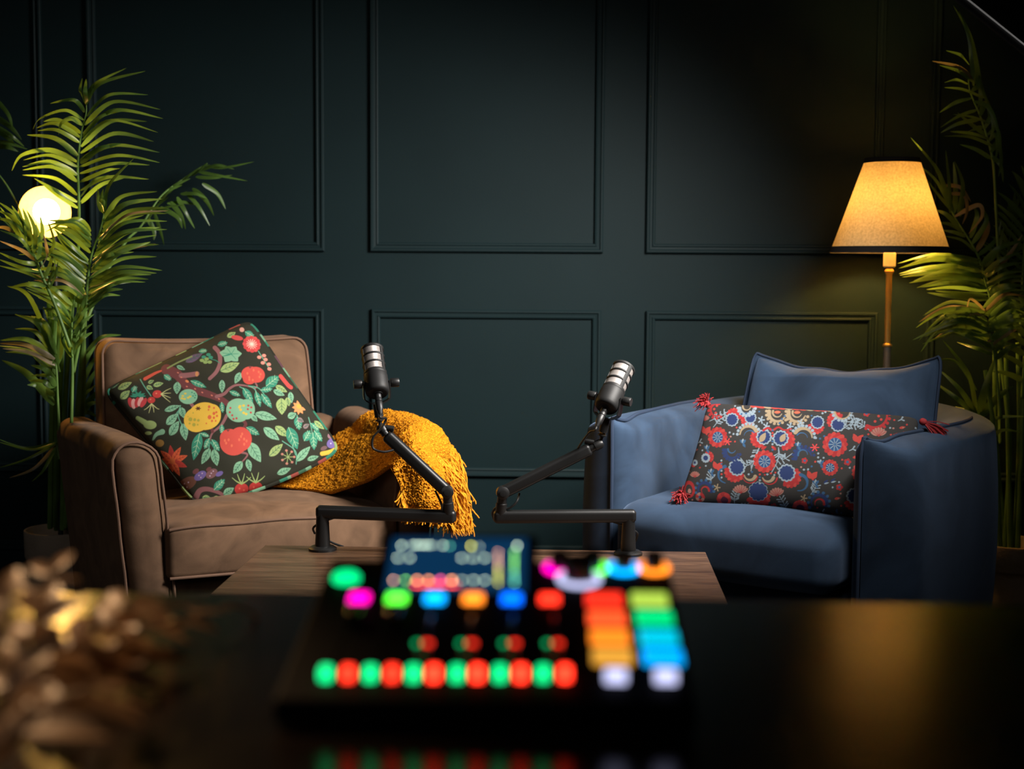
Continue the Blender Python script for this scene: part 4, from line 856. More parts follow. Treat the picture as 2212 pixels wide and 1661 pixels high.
#==EMBROIDERED CUSHION==
ec = Canvas(2212, 1247, (46, 45, 44), 0.7)
ER, EO, EB, EB2, EW, EC, EP = (152, 22, 26), (168, 44, 36), (26, 46, 92), (36, 80, 118), (122, 140, 152), (142, 124, 96), (150, 104, 92)
def scallop(cx, cy, R, col, n=12, ry=None):
    ry = ry or R; ec.ell(cx, cy, R*0.86, ry*0.86, col)
    for i in range(n):
        a = 2*PI*i/n; ec.ell(cx+R*0.84*math.cos(a), cy+ry*0.84*math.sin(a), R*0.25, R*0.25, col)
def daisy(cx, cy, R):
    ec.petals(cx, cy, R, 15, ER, EO, None, r0=0.3); ec.ell(cx, cy, R*0.62, R*0.62, ER); ec.petals(cx, cy, R*0.72, 12, EO, ER, None, r0=0.5)
    ec.ell(cx, cy, R*0.53, R*0.53, EB2)
    for i in range(18):
        a = i*2*PI/18; ec.stroke([(cx+R*.12*math.cos(a), cy+R*.12*math.sin(a)), (cx+R*.5*math.cos(a), cy+R*.5*math.sin(a))], 5, EW if i % 2 else EB, smooth=False)
def half(cx, cy, R, ang, blue_r=0.60):
    a = math.radians(ang); px_, py_ = cx+R*0.34*math.cos(a), cy+R*0.34*math.sin(a)
    ec.petals(px_, py_, R, 9, ER, EO, R*0.40, ang-95, ang+95, 0.3); ec.ell(px_, py_, R*0.7, R*0.7, ER)
    scallop(cx-R*.12*math.cos(a), cy-R*.12*math.sin(a), R*0.74, EW, 12); scallop(cx-R*.12*math.cos(a), cy-R*.12*math.sin(a), R*blue_r, EB, 12)
def fern(pts, leaves=4, w_=6):
    ec.stroke(pts, w_, EW, w_*1.2); P = catmull([(p[0], p[1], 0) for p in pts], 6)[:, :2]; n = len(P)
    for i in range(leaves):
        p = P[int((0.25+0.6*i/leaves)*(n-1))]; t = P[min(n-1, int((0.25+0.6*i/leaves)*(n-1))+1)]-p; t = t/(np.linalg.norm(t)+1e-6)
        for sg in (-1, 1):
            d = np.array([t[0]*.6-sg*t[1], t[1]*.6+sg*t[0]]); ec.stroke([tuple(p), tuple(p+d*34)], 4, EW, 11, smooth=False)
def cres(cx, cy, r, a0, a1, w0, col, sc=None):
    ec.arc(cx, cy, r, a0, a1, w0*0.3, col, w1=w0)
    if sc:
        for a in np.linspace(a0, a1, 9): ec.ell(cx+(r+w0*.62)*math.cos(math.radians(a)), cy+(r+w0*.62)*math.sin(math.radians(a)), 13, 13, sc)
def fan(cx, cy, R, ang):
    ec.petals(cx, cy, R, 7, EP, None, R*0.34, ang-60, ang+75, 0.2)
    for i in range(6):
        a = math.radians(ang-55+i*22); ec.stroke([(cx, cy), (cx+R*.85*math.cos(a), cy+R*.85*math.sin(a))], 5, (150, 46, 46), smooth=False)
for pts in [[(690, 575), (640, 690), (580, 740), (520, 680)], [(690, 575), (650, 660), (610, 790)], [(852, 590), (845, 700), (790, 805)], [(852, 590), (880, 690), (970, 640)], [(235, 350), (330, 310), (430, 255)], [(270, 405), (340, 330), (420, 300)], [(1610, 445), (1520, 385), (1420, 375)], [(1380, 450), (1450, 400), (1560, 420)], [(1480, 320), (1500, 370), (1540, 390)], [(250, 890), (240, 850), (260, 800)], [(1130, 990), (1165, 940), (1180, 890)], [(455, 1085), (460, 1020), (480, 970)], [(930, 1145), (890, 1060), (860, 1010)]]: fern(pts, 4)
daisy(310, 495, 92); daisy(730, 708, 100); daisy(1330, 565, 106); daisy(1290, 760, 70)
half(480, 770, 96, 120); half(930, 815, 98, 50); half(672, 985, 110, 90, 0.70); half(445, 335, 76, -60); half(1350, 390, 78, -120)
half(715, 500, 86, 165); half(880, 515, 88, 25); half(600, 335, 66, 130); half(1180, 385, 72, 110)
ec.leaf(690, 540, 740, 460, 50, EC); ec.leaf(870, 540, 910, 470, 50, EC)
for (cx, cy) in ((840, 300), (1010, 305)):
    cres(cx, cy-10, 74, 20, 190, 36, EC, EC); cres(cx, cy-14, 40, 20, 200, 18, EC); ec.ell(cx, cy-16, 26, 12, (190, 80, 50))
for x in range(640, 1340, 60): ec.ell(x, 228+(x-640)*0.07, 40, 16, EO if (x//60) % 3 else EC, 6)
cres(570, 235, 62, 10, 175, 26, EW, EW); cres(570, 225, 36, 10, 180, 16, EC); cres(1390, 285, 66, 5, 175, 24, EC, EW)
cres(590, 480, 78, 185, 330, 36, EC, EW); cres(600, 490, 50, 190, 320, 12, EB2); cres(1060, 505, 78, 360, 215, 36, EC, EW); cres(1050, 515, 50, 350, 220, 12, EB2)
cres(440, 620, 58, 20, 190, 34, EB, EB); cres(440, 600, 34, 20, 180, 16, EB2); cres(1065, 670, 68, 350, 170, 36, EB, EB); cres(1060, 650, 40, 360, 170, 16, EB2)
cres(390, 825, 74, 100, 260, 30, EB2); cres(1030, 890, 70, 100, -80, 30, EB2); cres(600, 830, 66, 170, 10, 14, ER); cres(600, 820, 50, 170, 20, 30, EC); cres(775, 840, 66, 170, 10, 14, ER); cres(760, 832, 50, 160, 20, 30, EC)
cres(300, 250, 58, 60, 290, 30, ER, ER); cres(1650, 320, 110, -20, 120, 34, ER, ER)
for p in [(300, 215), (275, 245), (290, 280), (1690, 330), (1710, 360), (1660, 375)]: ec.ell(*p, 11, 11, EO)
fan(515, 990, 80, -90); fan(840, 1010, 78, -100); fan(1690, 500, 76, -90); fan(190, 345, 50, -90); fan(95, 850, 55, -90)
ec.petals(360, 1045, 66, 8, (150, 30, 32), (176, 36, 36), 60); ec.ell(365, 1055, 34, 30, (70, 26, 50)); ec.petals(1040, 1110, 70, 8, (150, 30, 32), (176, 36, 36), 62); ec.ell(1040, 1115, 36, 32, (70, 26, 50))
cres(185, 960, 62, 130, 370, 40, EB, EB2); cres(190, 970, 36, 150, 360, 20, ER); cres(1200, 1060, 66, 150, 380, 40, EB, EB2); cres(1205, 1070, 40, 160, 370, 22, ER)
ec.ell(35, 960, 58, 78, ER); ec.ell(35, 965, 34, 50, (46, 45, 44)); ec.ell(40, 975, 16, 22, EP); ec.petals(140, 1030, 44, 7, ER, EP)
for (x, y) in ((310, 745), (1140, 825), (200, 430), (1520, 515)):
    ec.leaf(x-10, y+30, x-38, y-40, 44, EO); ec.leaf(x-5, y+30, x+42, y-30, 50, EO); ec.leaf(x, y+10, x+10, y+46, 24, EO)
half(205, 675, 54, -20, 0.4); half(90, 720, 36, 160, 0.3); half(1640, 620, 60, 90); daisy(1560, 800, 90); half(1760, 760, 80, 60); half(1500, 1010, 90, 90); cres(1700, 960, 70, 20, 200, 34, EB, EW); daisy(1850, 620, 80)
for (x, y) in ((400, 535), (1160, 590)):
    for an in range(0, 360, 60): ec.stroke([(x, y), (x+34*math.cos(math.radians(an)), y+30*math.sin(math.radians(an)))], 9, (190, 44, 44), smooth=False)
for (x, y) in ((300, 940), (1070, 1025), (745, 405), (950, 410), (700, 350), (1040, 380)):
    for an in range(0, 360, 72): ec.stroke([(x, y), (x+26*math.cos(math.radians(an)), y+30*math.sin(math.radians(an)))], 8, EC if y > 900 else EW, 12, smooth=False)
for (x, y) in ((540, 540), (1020, 570), (250, 800), (1170, 890), (210, 590), (1210, 720)):
    for an in (-130, -90, -50, 60): ec.leaf(x, y+10, x+42*math.cos(math.radians(an)), y+10+42*math.sin(math.radians(an)), 22, EB2 if an != -90 else EW)
ec.stroke([(720, 440), (760, 420), (800, 440), (850, 415), (900, 440), (960, 430)], 20, ER, 12); ec.leaf(700, 600, 750, 580, 26, ER); ec.leaf(830, 610, 790, 575, 26, ER)
rs = random.Random(12)
for (x, y) in [(800, 440+i*24) for i in range(8)]+[(688, 820+i*26) for i in range(4)]+[(345, 700+i*30) for i in range(6)]+[(1190, 640+i*34) for i in range(3)]+[(1165, 710), (1135, 750), (1105, 775), (1070, 778)]+[(420, 455), (455, 468), (1170, 510), (1205, 515), (1240, 495)]+[(590, 820), (620, 800), (755, 820), (785, 810), (815, 825)]+[(520+i*30, 1085) for i in range(3)]+[(880, 345), (905, 320), (860, 380), (525, 295), (565, 290), (600, 275), (1250, 290), (1225, 300)]:
    ec.ell(x, y, 9, 9, rs.choice([EW, EW, EO, EB2]))
def motif(x, y, r):
    kd = rs.randint(0, 4)
    if kd == 0:
        for an in range(0, 360, 72): ec.ell(x+r*.55*math.cos(math.radians(an)), y+r*.55*math.sin(math.radians(an)), r*.36, r*.36, ER)
        ec.ell(x, y, r*.34, r*.34, EB2)
    elif kd == 1: cres(x, y, r*.7, 20, 200, r*.45, EB2, None)
    elif kd == 2: ec.leaf(x-r*.7, y+r*.5, x+r*.6, y-r*.7, r*.7, EB); ec.leaf(x-r*.6, y+r*.6, x+r*.9, y+r*.2, r*.5, EW)
    elif kd == 3: ec.stroke([(x-r, y+r*.4), (x-r*.2, y), (x+r*.3, y-r*.7)], 6, EW, 12); ec.stroke([(x-r*.2, y), (x+r*.6, y+r*.3)], 6, EW, 12)
    else: ec.leaf(x-r*.8, y, x+r*.8, y-r*.3, r*.7, EO); ec.ell(x+r*.2, y-r*.1, r*.18, r*.18, EC)
for i in range(900):
    x, y = rs.uniform(60, 1900), rs.uniform(230, 1150); j, i_ = int(y*ec.k), int(x*ec.k)
    if np.abs(ec.a[max(0, j-27):j+27, max(0, i_-27):i_+27]-ec.pig((46, 45, 44))).max() < 0.01: motif(x, y, rs.uniform(28, 36))
for i in range(260):
    x, y = rs.uniform(30, 2180), rs.uniform(200, 1200); j, i_ = int(y*ec.k), int(x*ec.k)
    if np.abs(ec.a[max(0, j-9):j+9, max(0, i_-9):i_+9]-ec.pig((46, 45, 44))).max() < 0.01: ec.ell(x, y, 8, 8, rs.choice([EW, ER, EB2, EO, EP]))
pxe = [(1463, 1092), (1955, 1125), (1990, 902), (1527, 870)]
az, el = math.radians(-26), math.radians(36)
n_e = Vector((math.sin(az)*math.cos(el), -math.cos(az)*math.cos(el), math.sin(el)))
E0 = at_y(1463, 1092, 4.14)
core = [at_plane(*p, E0, n_e) for p in pxe]
M['embro'] = attr_mat('embroidered_cotton', 0.85, 0.15, 1500)
lc, lco, Lg, ln_ = build_print_pillow('cushion', 'charcoal lumbar cushion with red and blue floral embroidery and red corner tassels', 'cushion', core, pxe, ec,
    lambda X, Y: ((X-1480)*2212/550, (Y-820)*1247/310), 360, 0.070, 0.035, M['embro'], 0.005, 5, (54, 53, 52), n_e, E0)
def tassel(p, d, L=0.062, spread=0.30):
    mb = MB(); p = Vector(p); d = Vector(d).normalized(); q = p+d*0.018
    v, f = rbox((0.02, 0.02, 0.022), 0.0095, seg=4); mb.add(v, f, 0, frame(p+d*0.010, d))
    r_ = random.Random(int(abs(p.x)*1e4))
    for i in range(70):
        e = Vector((r_.gauss(0, 1), r_.gauss(0, 1), r_.gauss(0, 1)))*spread*0.55
        dd = (d+e).normalized(); b_ = q+e*0.010
        tube(mb, [b_, b_+dd*L*0.5+Vector((0, 0, -0.002)), b_+dd*L*r_.uniform(0.8, 1.05)+Vector((0, 0, -0.012))], 0.0016, 4, caps=False)
    return mb.build('tassel', M['red'], lc, world=True)
tassel(core[3]+Vector((0.006, 0, -0.012)), (-0.35, -0.3, 0.55), 0.032, 0.75)
tassel(core[2]+Vector((-0.006, -0.01, -0.006)), (0.75, -0.35, -0.42), 0.060, 0.30)
tassel(core[0]+Vector((0.012, -0.005, 0.03)), (-0.30, -0.75, 0.25), 0.030, 0.75)
tassel(core[1]+Vector((-0.01, -0.01, 0.02)), (0.5, -0.6, 0.1), 0.04, 0.5)
#==LAMPS==
LP = at_y(1922, 545, 4.98); lx, ly = LP.x, LP.y
fl = thing('floor_lamp', 'brass pole lamp with a glowing tapered fabric shade beside the blue armchair', 'lamp', (lx, ly, 0))
def yz(py, Y, px=1922): return at_y(px, py, Y).z
zb, zt = yz(546, ly), yz(343, ly); rb, rt = 0.2025, 0.0905
shd = lathe(MB(), [(rb, 0), (rt, zt-zb)], 64, Matrix.Translation((0, 0, zb)), closed=False).build('lamp_shade', M['shade'], fl)
def band(z0, z1, nm):
    r_ = lambda z: rb+(rt-rb)*(z-zb)/(zt-zb)
    lathe(MB(), [(r_(z0)-0.001, z0), (r_(z0)+0.0022, z0), (r_(z1)+0.0022, z1), (r_(z1)-0.001, z1), (r_(z0)-0.001, z0)], 64, closed=False).build(nm, M['trim'], shd)
band(zb-0.001, zb+0.021, 'shade_trim'); band(zt-0.015, zt+0.001, 'shade_trim')
mb = MB()
for k in range(3):
    a = k*2*PI/3; tube(mb, [(0.022*math.cos(a), 0.022*math.sin(a), zb+0.09), (0.083*math.cos(a), 0.083*math.sin(a), zt-0.004)], 0.0016, 6)
mb.build('shade_carrier', M['greymetal'], fl)
lathe(MB(), [(0.017, yz(578, ly)), (0.0215, yz(575, ly))]+[(0.0218-0.0010*(i % 2), yz(574, ly)+(yz(549, ly)-yz(574, ly))*i/12) for i in range(13)]+[(0.012, zb+0.02), (0.009, zb+0.04), (0.009, zb+0.13)], 24).build('socket', M['white'], fl)
M['bulbR'] = emis('warm_lit_bulb', WARM, RIGHT_BULB)
v, f = rbox((0.056, 0.056, 0.075), 0.0278, seg=6, c=(0, 0, zb+0.155)); MB().add(v, f).build('bulb', M['bulbR'], fl)
z1, z2 = yz(592, ly), yz(742, ly)
lathe(MB(), [(0.006, yz(579, ly)), (0.013, yz(581, ly)), (0.0165, yz(586, ly)), (0.012, yz(591, ly)), (0.0105, yz(594, ly)), (0.0105, z2)], 24).build('pole', M['lampbrass'], fl)
lathe(MB(), [(0.0105, z2+0.002), (0.016, z2-0.003), (0.0165, z2-0.008), (0.0105, z2-0.014)], 24).build('collar', M['lampbrass'], fl)
lathe(MB(), [(0.0125, 0.02), (0.0125, z2-0.012)], 24).build('lower_pole', M['greymetal'], fl)
lathe(MB(), [(0.13, 0), (0.13, 0.012), (0.05, 0.022), (0.014, 0.026)], 40).build('base', M['greymetal'], fl)
# left lamp: open bowl on a pole, seen into from the front
B0 = at_y(97, 458, 4.74)
bl = thing('floor_lamp', 'glowing open bowl lamp on a pole, behind the fronds left of the brown armchair', 'lamp', (B0.x, B0.y+0.03, 0))
fd = Vector((0.12, -1, -0.10)); T = frame(B0, fd)
pr_ = [(0.012, -0.085), (0.045, -0.075), (0.072, -0.045), (0.086, 0.0), (0.0875, 0.0), (0.072, -0.048), (0.046, -0.079), (0.012, -0.089)]
M['bowl'] = leaf_mat('yellow_bowl_shade', (0.42, 0.30, 0.10), 0.05, 0.6)
lathe(MB(), pr_, 48, T, closed=False).build('lamp_shade', M['bowl'], bl, world=True)
M['bulbL'] = emis('bright_lit_bulb', (1.0, 0.56, 0.15), LEFT_BULB)
v, f = rbox((0.086, 0.086, 0.086), 0.0425, seg=6); MB().add(v, f, 0, T @ Matrix.Translation((0, 0, -0.022))).build('bulb', M['bulbL'], bl, world=True)
light('bowl_reflector_light', 'SPOT', tuple(B0+fd.normalized()*0.016), LEFT_REFLECTOR, (1.0, 0.52, 0.09), 0.03, tuple(B0+fd*2), 172)
lathe(MB(), [(0.014, -0.10), (0.014, -0.05)], 20, T).build('socket', M['greymetal'], bl, world=True)
bk_ = B0 - fd.normalized()*0.095
tube(MB(), [bk_, bk_+Vector((0, 0.02, -0.03)), (bk_.x, bk_.y+0.025, 1.2), (bk_.x, bk_.y+0.025, 0.02)], 0.009, 12).build('pole', M['blackmetal'], bl, world=True)
lathe(MB(), [(0.12, 0), (0.12, 0.014), (0.012, 0.022)], 40, Matrix.Translation((bk_.x, bk_.y+0.025, 0))).build('base', M['blackmetal'], bl, world=True)
#==TABLE==
ct = thing('coffee_table', 'low wood grain table between the armchairs with two microphone stands on its far edge', 'table', (-0.197, 3.437, 0), math.radians(-0.9))
v, f = rbox((1.172, 0.570, 0.028), 0.003, (1, 1, 1), 2, c=(0, 0, 0.436)); MB().add(v, f).build('tabletop', M['wood'], ct)
for (x, y) in ((-0.53, -0.23), (0.53, -0.23), (-0.53, 0.23), (0.53, 0.23)):
    mb = MB(); box(mb, (x, y, 0.211), (0.04, 0.04, 0.422)); mb.build('leg', M['edge'], ct)
mb = MB(); box(mb, (0, 0.23, 0.395), (1.02, 0.025, 0.05)); box(mb, (0, -0.23, 0.395), (1.02, 0.025, 0.05)); mb.build('apron', M['edge'], ct)
#==MICS==
def boom(label, basepx, posttop, lo0, lo1, hi0, hi1, tip, Yb, Yt, knob):
    P = at_z(*basepx, 0.45)
    t = thing('microphone_stand', label, 'microphone stand', P)
    Y = P.y
    top = at_y(*posttop, Y)
    lathe(MB(), [(0.037, 0), (0.037, 0.006), (0.030, 0.011), (0.022, 0.012)], 40).build('base_plate', M['blackmetal'], t)
    lathe(MB(), [(0.020, 0.010), (0.0165, top.z-0.45-0.008), (0.0165, top.z-0.45+0.004)], 32).build('post', M['blackmetal'], t)
    mb = MB(); a, b = at_y(*lo0, Y), at_y(*lo1, Y-0.03); bar(mb, a, b, 0.030, 0.034, 0.011, seg=4); mb.build('lower_arm', M['blackmetal'], t, world=True)
    e = at_y(*hi0, Y-0.035); l1 = at_y(*lo1, Y-0.03); q = l1+(a-l1).normalized()*0.018
    mb = MB(); lathe(mb, [(0.0145, 0), (0.0145, (e-q).length*0.55), (0.0125, (e-q).length*0.57), (0.0125, (e-q).length)], 24, frame(q, (e-q)))
    lathe(mb, [(0.010, -0.022), (0.0165, -0.019), (0.0165, 0.017), (0.010, 0.020)], 28, frame(e, (0.1, -1, 0.05))); mb.build('elbow_joint', M['blackmetal'], t, world=True)
    lathe(MB(), [(0.0075, 0.0205), (0.0085, 0.0215), (0.0085, 0.0225), (0.004, 0.0230)], 20, frame(e, (0.1, -1, 0.05))).build('joint_cap', M['rubber'], t, world=True)
    h1 = at_y(*hi1, Yt); mb = MB(); bar(mb, e, h1, 0.028, 0.032, 0.010, seg=4); mb.build('upper_arm', M['blackmetal'], t, world=True)
    tp = at_y(*tip, Yt); d = (tp-h1)
    mb = MB(); lathe(mb, [(0.011, 0), (0.011, d.length*0.4), (0.013, d.length*0.45), (0.013, d.length), (0.008, d.length+0.006)], 20, frame(h1, d)); mb.build('swivel', M['blackmetal'], t, world=True)
    kn = at_y(*knob, Yt); d2 = (kn-tp); mb = MB(); lathe(mb, [(0.004, 0), (0.004, d2.length*0.5), (0.008, d2.length*0.5), (0.008, d2.length+0.006)], 16, frame(tp, d2)); mb.build('clamp_knob', M['blackmetal'], t, world=True)
    return t, tp
def mic(label, piv, axis, down, pax, foot, cage_turn=200):
    axis = Vector(axis).normalized(); pax = Vector(pax); pax = (pax-axis*pax.dot(axis)).normalized(); down = Vector(down); down = (down-pax*down.dot(pax)).normalized()
    t = thing('microphone', label, 'microphone', piv)
    A = frame(piv, axis, pax)
    # woven grille with UVs
    seg, rows = 64, 10; rg = 0.0282; prof = [(rg, 0.026+0.080*i/rows) for i in range(rows+1)]+[(rg*0.97, 0.1095), (rg*0.85, 0.1125), (rg*0.5, 0.1140), (0.001, 0.1145)]
    mb = MB(); lathe(mb, prof, seg, A, closed=False); g = mb.build('grille', M['grille'], t, world=True)
    uvl = g.data.uv_layers.new(name='UVMap'); nv_ = len(prof)
    for poly in g.data.polygons:
        ks = [vi % seg for vi in poly.vertices]; wrap = max(ks)-min(ks) > seg/2
        for li, vi in zip(poly.loop_indices, poly.vertices):
            k_ = vi % seg; k_ = seg if (wrap and k_ == 0) else k_
            uvl.data[li].uv = (k_/seg*2*PI*rg/0.02, prof[vi//seg][1]/0.02 if vi//seg <= rows else (0.106+(vi//seg-rows)*0.006)/0.02)
    mb = MB()
    def ring(z0, z1, r0=0.0278, r1=0.0305): lathe(mb, [(r0, z0), (r1-0.0006, z0), (r1, z0+0.0008), (r1, z1-0.0008), (r1-0.0006, z1), (r0, z1), (r0, z0)], 56, A, closed=False)
    for z0, z1 in ((0.022, 0.033), (0.0525, 0.0575), (0.078, 0.083), (0.1025, 0.110)): ring(z0, z1)
    for az_ in [math.radians(cage_turn+120*k_) for k_ in range(3)]:
        Gc = []
        for z in np.linspace(0.03, 0.105, 6): Gc.append([tuple(A @ Vector((rr*math.cos(az_+o), rr*math.sin(az_+o), z))) for rr, o in ((0.0280, -0.2), (0.0303, -0.18), (0.0305, 0), (0.0303, 0.18), (0.0280, 0.2))])
        gridmesh(mb, Gc)
    mb.build('cage', M['micbody'], t, world=True)
    lathe(MB(), [(0.0, -0.036), (0.013, -0.036), (0.0135, -0.034), (0.022, -0.0338), (0.0265, -0.0325), (0.0298, -0.0285), (0.0313, -0.022), (0.0318, -0.012), (0.0318, 0.006), (0.0314, 0.020), (0.0303, 0.024), (0.027, 0.026)], 56, A, closed=False).build('body', M['micbody'], t, world=True)
    # yoke: U bracket from side to side below the body
    Yk = Matrix.Translation(piv) @ Matrix((pax, pax.cross(-down)*-1, -down)).transposed().to_4x4()
    prof2 = [(-0.0355, 0.006), (-0.0358, -0.030), (-0.0345, -0.040), (-0.029, -0.046), (-0.014, -0.0535), (0.014, -0.0535), (0.029, -0.046), (0.0345, -0.040), (0.0358, -0.030), (0.0355, 0.006)]
    mb = MB(); Gy = []
    for i, (x, z) in enumerate(prof2):
        nx, nz = -x/0.04, 1.0 if abs(x) < 0.03 else 0.1; L = math.hypot(nx, nz); nx, nz = nx/L*0.0034, nz/L*0.0034; hw = 0.013
        Gy.append([tuple(Yk @ Vector(p)) for p in ((x, -hw, z), (x+nx, -hw, z+nz), (x+nx, hw, z+nz), (x, hw, z), (x, -hw, z))])
    gridmesh(mb, Gy)
    for q in (Gy[0], Gy[-1]): mb.add(q[:4], [(0, 1, 2, 3)])
    mb.build('yoke', M['blackmetal'], t, world=True, sharp=30)
    for sg in (-1, 1):
        lathe(MB(), [(0.004, 0.031), (0.004, 0.0375), (0.0108, 0.0375), (0.0118, 0.039), (0.0118, 0.057), (0.0106, 0.0590), (0.003, 0.0590)], 24, frame(piv, pax*sg)).build('side_knob', M['blackmetal'], t, world=True)
    st = piv+down*0.0525; d = Vector(foot)-st; L = d.length
    lathe(MB(), [(0.0115, -0.001), (0.0115, L*0.60)], 24, frame(st, d)).build('mount_stem', M['micbody'], t, world=True)
    lathe(MB(), [(0.0078, L*0.60), (0.0082, L*0.63), (0.0070, L*0.65), (0.0082, L*0.68), (0.0078, L*0.70)], 24, frame(st, d)).build('thread', M['brass'], t, world=True)
    lathe(MB(), [(0.0080, L*0.70), (0.0112, L*0.715), (0.0112, L*0.755), (0.0065, L*0.80), (0.0042, L*0.84), (0.0045, L*1.0)], 24, frame(st, d)).build('swivel_base', M['blackmetal'], t, world=True)
    return t, A
def xlr(t, A):
    mb = MB(); lathe(mb, [(0.0085, -0.033), (0.0092, -0.036), (0.0092, -0.048), (0.0084, -0.049), (0.0094, -0.052), (0.0094, -0.058), (0.0084, -0.059), (0.0098, -0.062), (0.0092, -0.082), (0.0068, -0.086), (0.0055, -0.094), (0.0032, -0.098)], 24, A, closed=False)
    return mb.build('connector', M['rubber'], t, world=True), A @ Vector((0, 0, -0.096))
def cable(label, mictree, segs):
    t = thing('microphone_cable', label, 'cable', mictree[1].translation)
    c_, end = xlr(t, mictree[1])
    for i, sg in enumerate(segs):
        pts = ([end, end-mictree[1].to_3x3() @ Vector((0, 0, 0.012))] if i == 0 else [])+[at_y(*p) for p in sg]
        tube(MB(), catmull(pts, 8), 0.0030, 8).build('cord', M['rubber'], t, world=True)
    return t
mt, tp = boom('low black articulated microphone stand in front of the brown armchair', (697, 1188), (697, 1112), (683, 1105), (985, 1116), (966, 1062), (834, 939), (822, 922), 0, 3.66, (846, 926))
mL = mic('black and silver microphone left of centre, in front of the mustard throw', at_y(813, 828, 3.66), (-0.184, 0.61, 0.767), (0.09, 0.02, -1), (1, 0.22, 0.0), at_y(822, 920, 3.66))
cable('thin black cable looping below the left microphone', mL, [[(834, 905, 3.635), (823, 925, 3.635), (806, 945, 3.635), (806, 968, 3.635), (828, 976, 3.635), (850, 972, 3.645)], [(940, 1060, 3.64), (952, 1085, 3.63), (955, 1105, 3.64), (948, 1132, 3.66)], [(735, 1114, 3.69), (695, 1128, 3.675), (677, 1140, 3.69), (680, 1152, 3.72)], [(706, 1166, 3.74), (722, 1174, 3.745), (742, 1181, 3.75)]])
mt2, tp2 = boom('low black articulated microphone stand in front of the blue armchair', (1357, 1198), (1358, 1120), (1374, 1114), (1066, 1116), (1086, 1064), (1276, 969), (1298, 958), 0, 3.66, (1268, 953))
mR = mic('black and silver microphone right of centre, beside the blue armchair arm', at_y(1317, 861, 3.66), (0.357, 0.63, 0.69), (-0.27, -0.08, -1), (1, -0.32, -0.03), at_y(1298, 952, 3.66), 205)
cable('thin black cable running from the right microphone along its arm', mR, [[(1276, 932, 3.62), (1262, 948, 3.63), (1249, 968, 3.65)], [(1122, 1066, 3.65), (1116, 1084, 3.63), (1098, 1098, 3.63), (1074, 1096, 3.64), (1064, 1108, 3.66), (1068, 1124, 3.68)], [(1325, 1127, 3.69), (1350, 1136, 3.675), (1375, 1150, 3.68), (1376, 1160, 3.70), (1371, 1172, 3.72)]])
#==DESK==
DZ = CAMZ-0.333
dk = thing('desk', 'dark glossy desk across the foreground, holding the colourful mixer', 'desk', (0, 0.70, 0))
v, f = rbox((2.9, 1.38, 0.04), 0.006, (1, 1, 1), 3, c=(0, 0.02, DZ-0.02)); MB().add(v, f).build('desktop', M['desk'], dk)
for (x, y) in ((-1.38, -0.6), (1.38, -0.6), (-1.38, 0.62), (1.38, 0.62)):
    mb = MB(); box(mb, (x, y, (DZ-0.04)/2), (0.06, 0.06, DZ-0.04)); mb.build('leg', M['edge'], dk)
#==MIXER==
MXO = Vector((-0.051, 0.992, DZ)); MD = 0.272; MW = 0.305; zf, zk = 0.021, 0.068
mx = thing('audio_mixer', 'black podcast mixing console with glowing coloured buttons on the desk', 'mixer', MXO)
M['mixbody'] = mat('matte_black_console', (0.004, 0.004, 0.004), 0.7, var=0.05, spec=0.06)
M['capgloss'] = mat('gloss_black_cap', (0.012, 0.012, 0.012), 0.18, var=0.02)
def topz(y): return zf+(zk-zf)*y/MD
slope = math.atan((zk-zf)/MD); pn = Vector((0, -math.sin(slope), math.cos(slope))); pp0 = MXO+Vector((0, 0, zf))
def onm(px, py): q = at_plane(px, py, pp0, pn); return q-MXO
Tm = Matrix.Rotation(slope, 4, 'X')
v, f = rbox((MW, MD, 0.03), 0.005, (1, 8, 1), 2, c=(0, MD/2, 0.0), deform=lambda x, y, z: (x, y, topz(y)-0.0 if z > 0.0 and abs(z) > 0.0149 else (0.004 if z < 0 else topz(y)-(0.015-z))))
MB().add(v, f).build('body', M['mixbody'], mx)
def lit(name, c, s): return emis(name, c, s, base=(0.02, 0.02, 0.02))
def cap(name, m, px, py, w_, d_, h=0.003, r=0.002, n=3):
    q = onm(px, py); v, f = rbox((w_, d_, h*2), r, seg=n); return MB().add(v, f, 0, Matrix.Translation(q) @ Tm).build(name, m, mx)
COLS = {'magenta': (1.0, 0.0, 0.42), 'green': (0.10, 1.0, 0.04), 'sky': (0.0, 0.38, 1.0), 'orange': (1.0, 0.24, 0.015), 'blue': (0.0, 0.13, 1.0), 'red': (1.0, 0.03, 0.012), 'emerald': (0.0, 0.70, 0.20), 'amber': (1.0, 0.45, 0.05), 'lime': (0.60, 0.90, 0.10), 'cyan': (0.0, 0.62, 0.85), 'white': (0.62, 0.64, 1.0), 'redorange': (1.0, 0.09, 0.02)}
LM = {k: lit('lit_%s' % k, c, 1.0) for k, c in COLS.items()}
def lm(col, s):
    key = '%s_%g' % (col, s)
    if key not in LM: LM[key] = lit('lit_'+col, COLS[col], s)
    return LM[key]
for px, c_ in zip((776, 857, 939, 1022, 1105, 1187), ('magenta', 'green', 'sky', 'orange', 'blue', 'red')):
    o = cap('channel_button', lm(c_, 3.0), px, 1294+(px-776)*0.006, 0.0165, 0.017); o['label'] = c_.replace('sky', 'sky blue')+' lit channel button'
